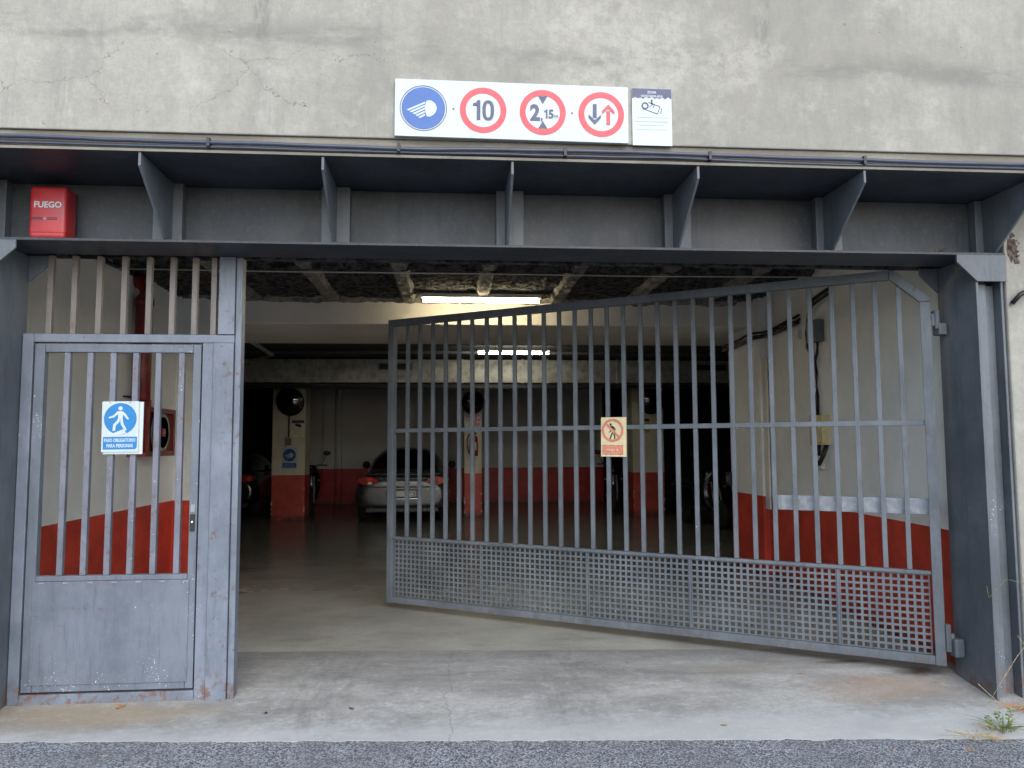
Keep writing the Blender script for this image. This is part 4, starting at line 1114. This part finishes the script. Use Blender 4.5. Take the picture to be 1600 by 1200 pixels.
# ------------------------------------------------------------------ litter and weeds
def leaf_obj(x, y, s, rz, m, lab, z=None):
    zz = gz(y) + .008 if z is None else z
    vs = []; n = 8
    pts = [(-1, 0, .05), (-.6, .35, .0), (0, .5, .1), (.6, .3, .04), (1, 0, .2), (.6, -.3, .1), (0, -.45, .02), (-.6, -.3, .12), (0, 0, .0)]
    b = MB(); b.faces([(p[0] * s, p[1] * s, p[2] * s) for p in pts], [(i, (i + 1) % 8, 8) for i in range(8)])
    o = b.build('fallen_leaf', m); o.location = (x, y, zz); o.rotation_euler = (random.uniform(-.2, .2), random.uniform(-.2, .2), rz)
    md = o.modifiers.new('s', 'SOLIDIFY'); md.thickness = .0015
    tag(o, lab, 'leaf', 'dry leaves on the ground')
lv = [(-1.02, -.19, .018, 'black', 'dark leaf on the pale concrete left of the long crack'), (-.55, -.17, .020, 'black', 'dark scrap right of the first one by the long crack'),
      (.27, .78, .018, 'leaf', 'light leaf by the slab joint right of the crack'), (.27, .50, .012, 'leaf', 'small leaf below the slab joint near the crack'),
      (1.18, .45, .012, 'leaf_orange', 'small orange leaf under the middle of the gate'), (1.13, .33, .010, 'leaf', 'tiny pale leaf under the middle of the gate'),
      (2.22, .12, .016, 'leaf', 'pale leaf in front of the gate toward the right'), (1.50, -.50, .022, 'leaf', 'yellowish leaf near the road edge toward the right'),
      (2.25, -.83, .020, 'leaf_orange', 'orange leaf on the asphalt at the lower right, left one'), (2.66, -.86, .024, 'leaf_orange', 'orange leaf on the asphalt at the lower right corner'),
      (-1.70, -.62, .018, 'leaf', 'yellowish leaf on the asphalt below the small door'), (-1.86, -.06, .030, 'leaf_orange', 'brown leaf at the threshold of the small door'),
      (-2.62, -.05, .030, 'leaf', 'yellow leaf at the foot of the left column'), (-2.56, -.13, .026, 'grass', 'green leaf at the foot of the left column'),
      (-2.60, -.09, .022, 'leaf_orange', 'brown leaf under the green one at the left column'), (.40, .13, .012, 'leaf', 'tiny leaf on the apron right of the crack')]
for i, (x, y, s, m, lab) in enumerate(lv):
    zz = None
    if y < edge_y(x): zz = gz(edge_y(x)) - .004
    leaf_obj(x, y, s, random.uniform(0, 6), M[m], lab, zz)

def blades(name, cx, cy, z, n, h, spread, mats, lab, cat, lean=.5, rr=.0018, flat=False):
    b = MB()
    for i in range(n):
        a = random.uniform(0, 6.283); r0 = random.uniform(0, spread * .35); L = h * random.uniform(.4, 1.15)
        x0, y0 = cx + r0 * math.cos(a), cy + r0 * math.sin(a) * .7
        ln = random.uniform(.1, 1.) * lean; pts = []
        for k in range(5):
            u = k / 4
            zz = z + L * (u * (1 - .35 * ln * u)) * (.12 if flat else 1)
            pts.append((x0 + math.cos(a) * ln * L * u * u * 1.1, y0 + math.sin(a) * ln * L * u * u * 1.1, zz))
        b.mi = random.randrange(len(mats))
        b.tube(pts, [rr, rr * 1.2, rr, rr * .7, rr * .2], 4, cap=False)
    return tag(b.build(name, mats), lab, cat)
zz = gz(-.62)
blades('weed_tuft', 2.98, -.66, zz, 55, .09, .20, [M['grass'], M['grass_dry'], M['grass']], 'green weed tuft at the edge of the concrete by the right column', 'weed', 1.5)
for k in range(3):
    x0 = 2.93 + .05 * k
    b = MB(); top = .08 + .02 * k
    b.tube([(x0, -.64, zz), (x0 + .005, -.645, zz + top * .5), (x0 + .03 * (k - 1), -.65, zz + top)], .0018, 5)
    for q in range(14):
        u = .35 + .6 * random.random(); a = random.uniform(0, 6.28)
        px, py, pz = x0 + .03 * (k - 1) * u * u, -.645, zz + top * u
        s_ = .012 + .01 * random.random()
        b.faces([(px, py, pz), (px + s_ * math.cos(a), py + s_ * math.sin(a) * .6, pz + .006), (px + s_ * 1.6 * math.cos(a), py + s_ * math.sin(a), pz + .002), (px + s_ * math.cos(a + .5), py + s_ * .7 * math.sin(a + .5), pz - .003)], [(0, 1, 2, 3)])
    tag(b.build('flowering_weed', M['grass']), ('left', 'middle', 'right')[k] + ' leafy stem rising from the weed tuft by the right column', 'weed')
tag(blades('dry_grass', 3.34, -.40, gz(-.4), 260, .13, .26, [M['grass_dry'], M['leaf_orange'], M['grass_dry'], M['leaf_orange']], 'heap of dry straw and orange needles at the foot of the right column', 'dry grass', 1.6, .0016, True), kind='stuff')
tag(blades('dry_grass', 2.80, -.70, gz(-.66), 60, .12, .3, [M['grass_dry']], 'thin line of dry straw along the road edge', 'dry grass', 1.6, .0014, True), kind='stuff')
for i, (pts, m, lab) in enumerate((
    ([(3.50, -.36, .60), (3.36, -.42, .63), (3.24, -.41, .66), (3.18, -.40, .60), (3.14, -.39, .55), (3.13, -.39, .62)], 'grass', 'thin green tendril hanging across the foot of the right column'),
    ([(3.10, -.40, -.04), (3.18, -.42, .10), (3.28, -.41, .22), (3.38, -.40, .32)], 'grass_dry', 'dry stalk leaning from lower left to upper right at the right column'),
    ([(3.50, -.42, .08), (3.38, -.43, .20), (3.28, -.42, .34)], 'grass_dry', 'dry stalk leaning the other way at the right column'),
    ([(3.06, -.37, .06), (3.12, -.38, .0), (3.18, -.385, -.05)], 'grass_dry', 'short dry stalk at the bottom edge of the right column'))):
    tag(MB().tube(pts, .0014, 5).build('plant_stalk', M[m]), lab, 'stalk')
# cable stub and broken masonry on right jamb
cableobj([(3.43, -.33, 2.30), (3.46, -.36, 2.35), (3.56, -.365, 2.40), (3.75, -.36, 2.44)], .014, 'dark cable coming out of the wall right of the right column')
t = empty('cable_end', (3.47, -.335, .64), label='black cable end sticking out of a hole low in the right wall', cat='cable')
MB().lathe([(.03, .0), (.034, -.05), (.02, -.055)], (0, 0, 0), 'y', 14).build('sleeve', M['black'], t)
MB().tube([(0, -.04, 0), (.03, -.07, -.02), (.12, -.07, .01), (.3, -.05, .02)], .012, 8).build('cord', M['black'], t)
b = MB().prism([(3.462 + random.uniform(.022, .05) * math.cos(k * .39), 2.64 + random.uniform(.05, .10) * math.sin(k * .39)) for k in range(16)], 'y', -.318, -.31)
for i in range(26):
    a = random.uniform(0, 6.28); rr = random.uniform(0, .055); s_ = random.uniform(.008, .028)
    x, z = 3.462 + rr * .8 * math.cos(a), 2.64 + rr * 1.6 * math.sin(a)
    vs = [(x + random.uniform(-s_, s_), -.316 + random.uniform(-.012, .006), z + random.uniform(-s_, s_)) for _ in range(6)]
    r_ = bmesh.ops.convex_hull(b.bm, input=[b.bm.verts.new(v) for v in vs])
tag(b.build('broken_masonry', M['rubble']), 'dark broken patch of masonry at the top right beside the lintel end', 'masonry patch')
t = blades('bird_debris', 3.02, -.25, 2.618, 45, .045, .10, [M['rubble'], M['leaf'], M['rubble']], 'small clump of dry straw caught in the lintel at the right end', 'dry grass', 1.5, .0018)
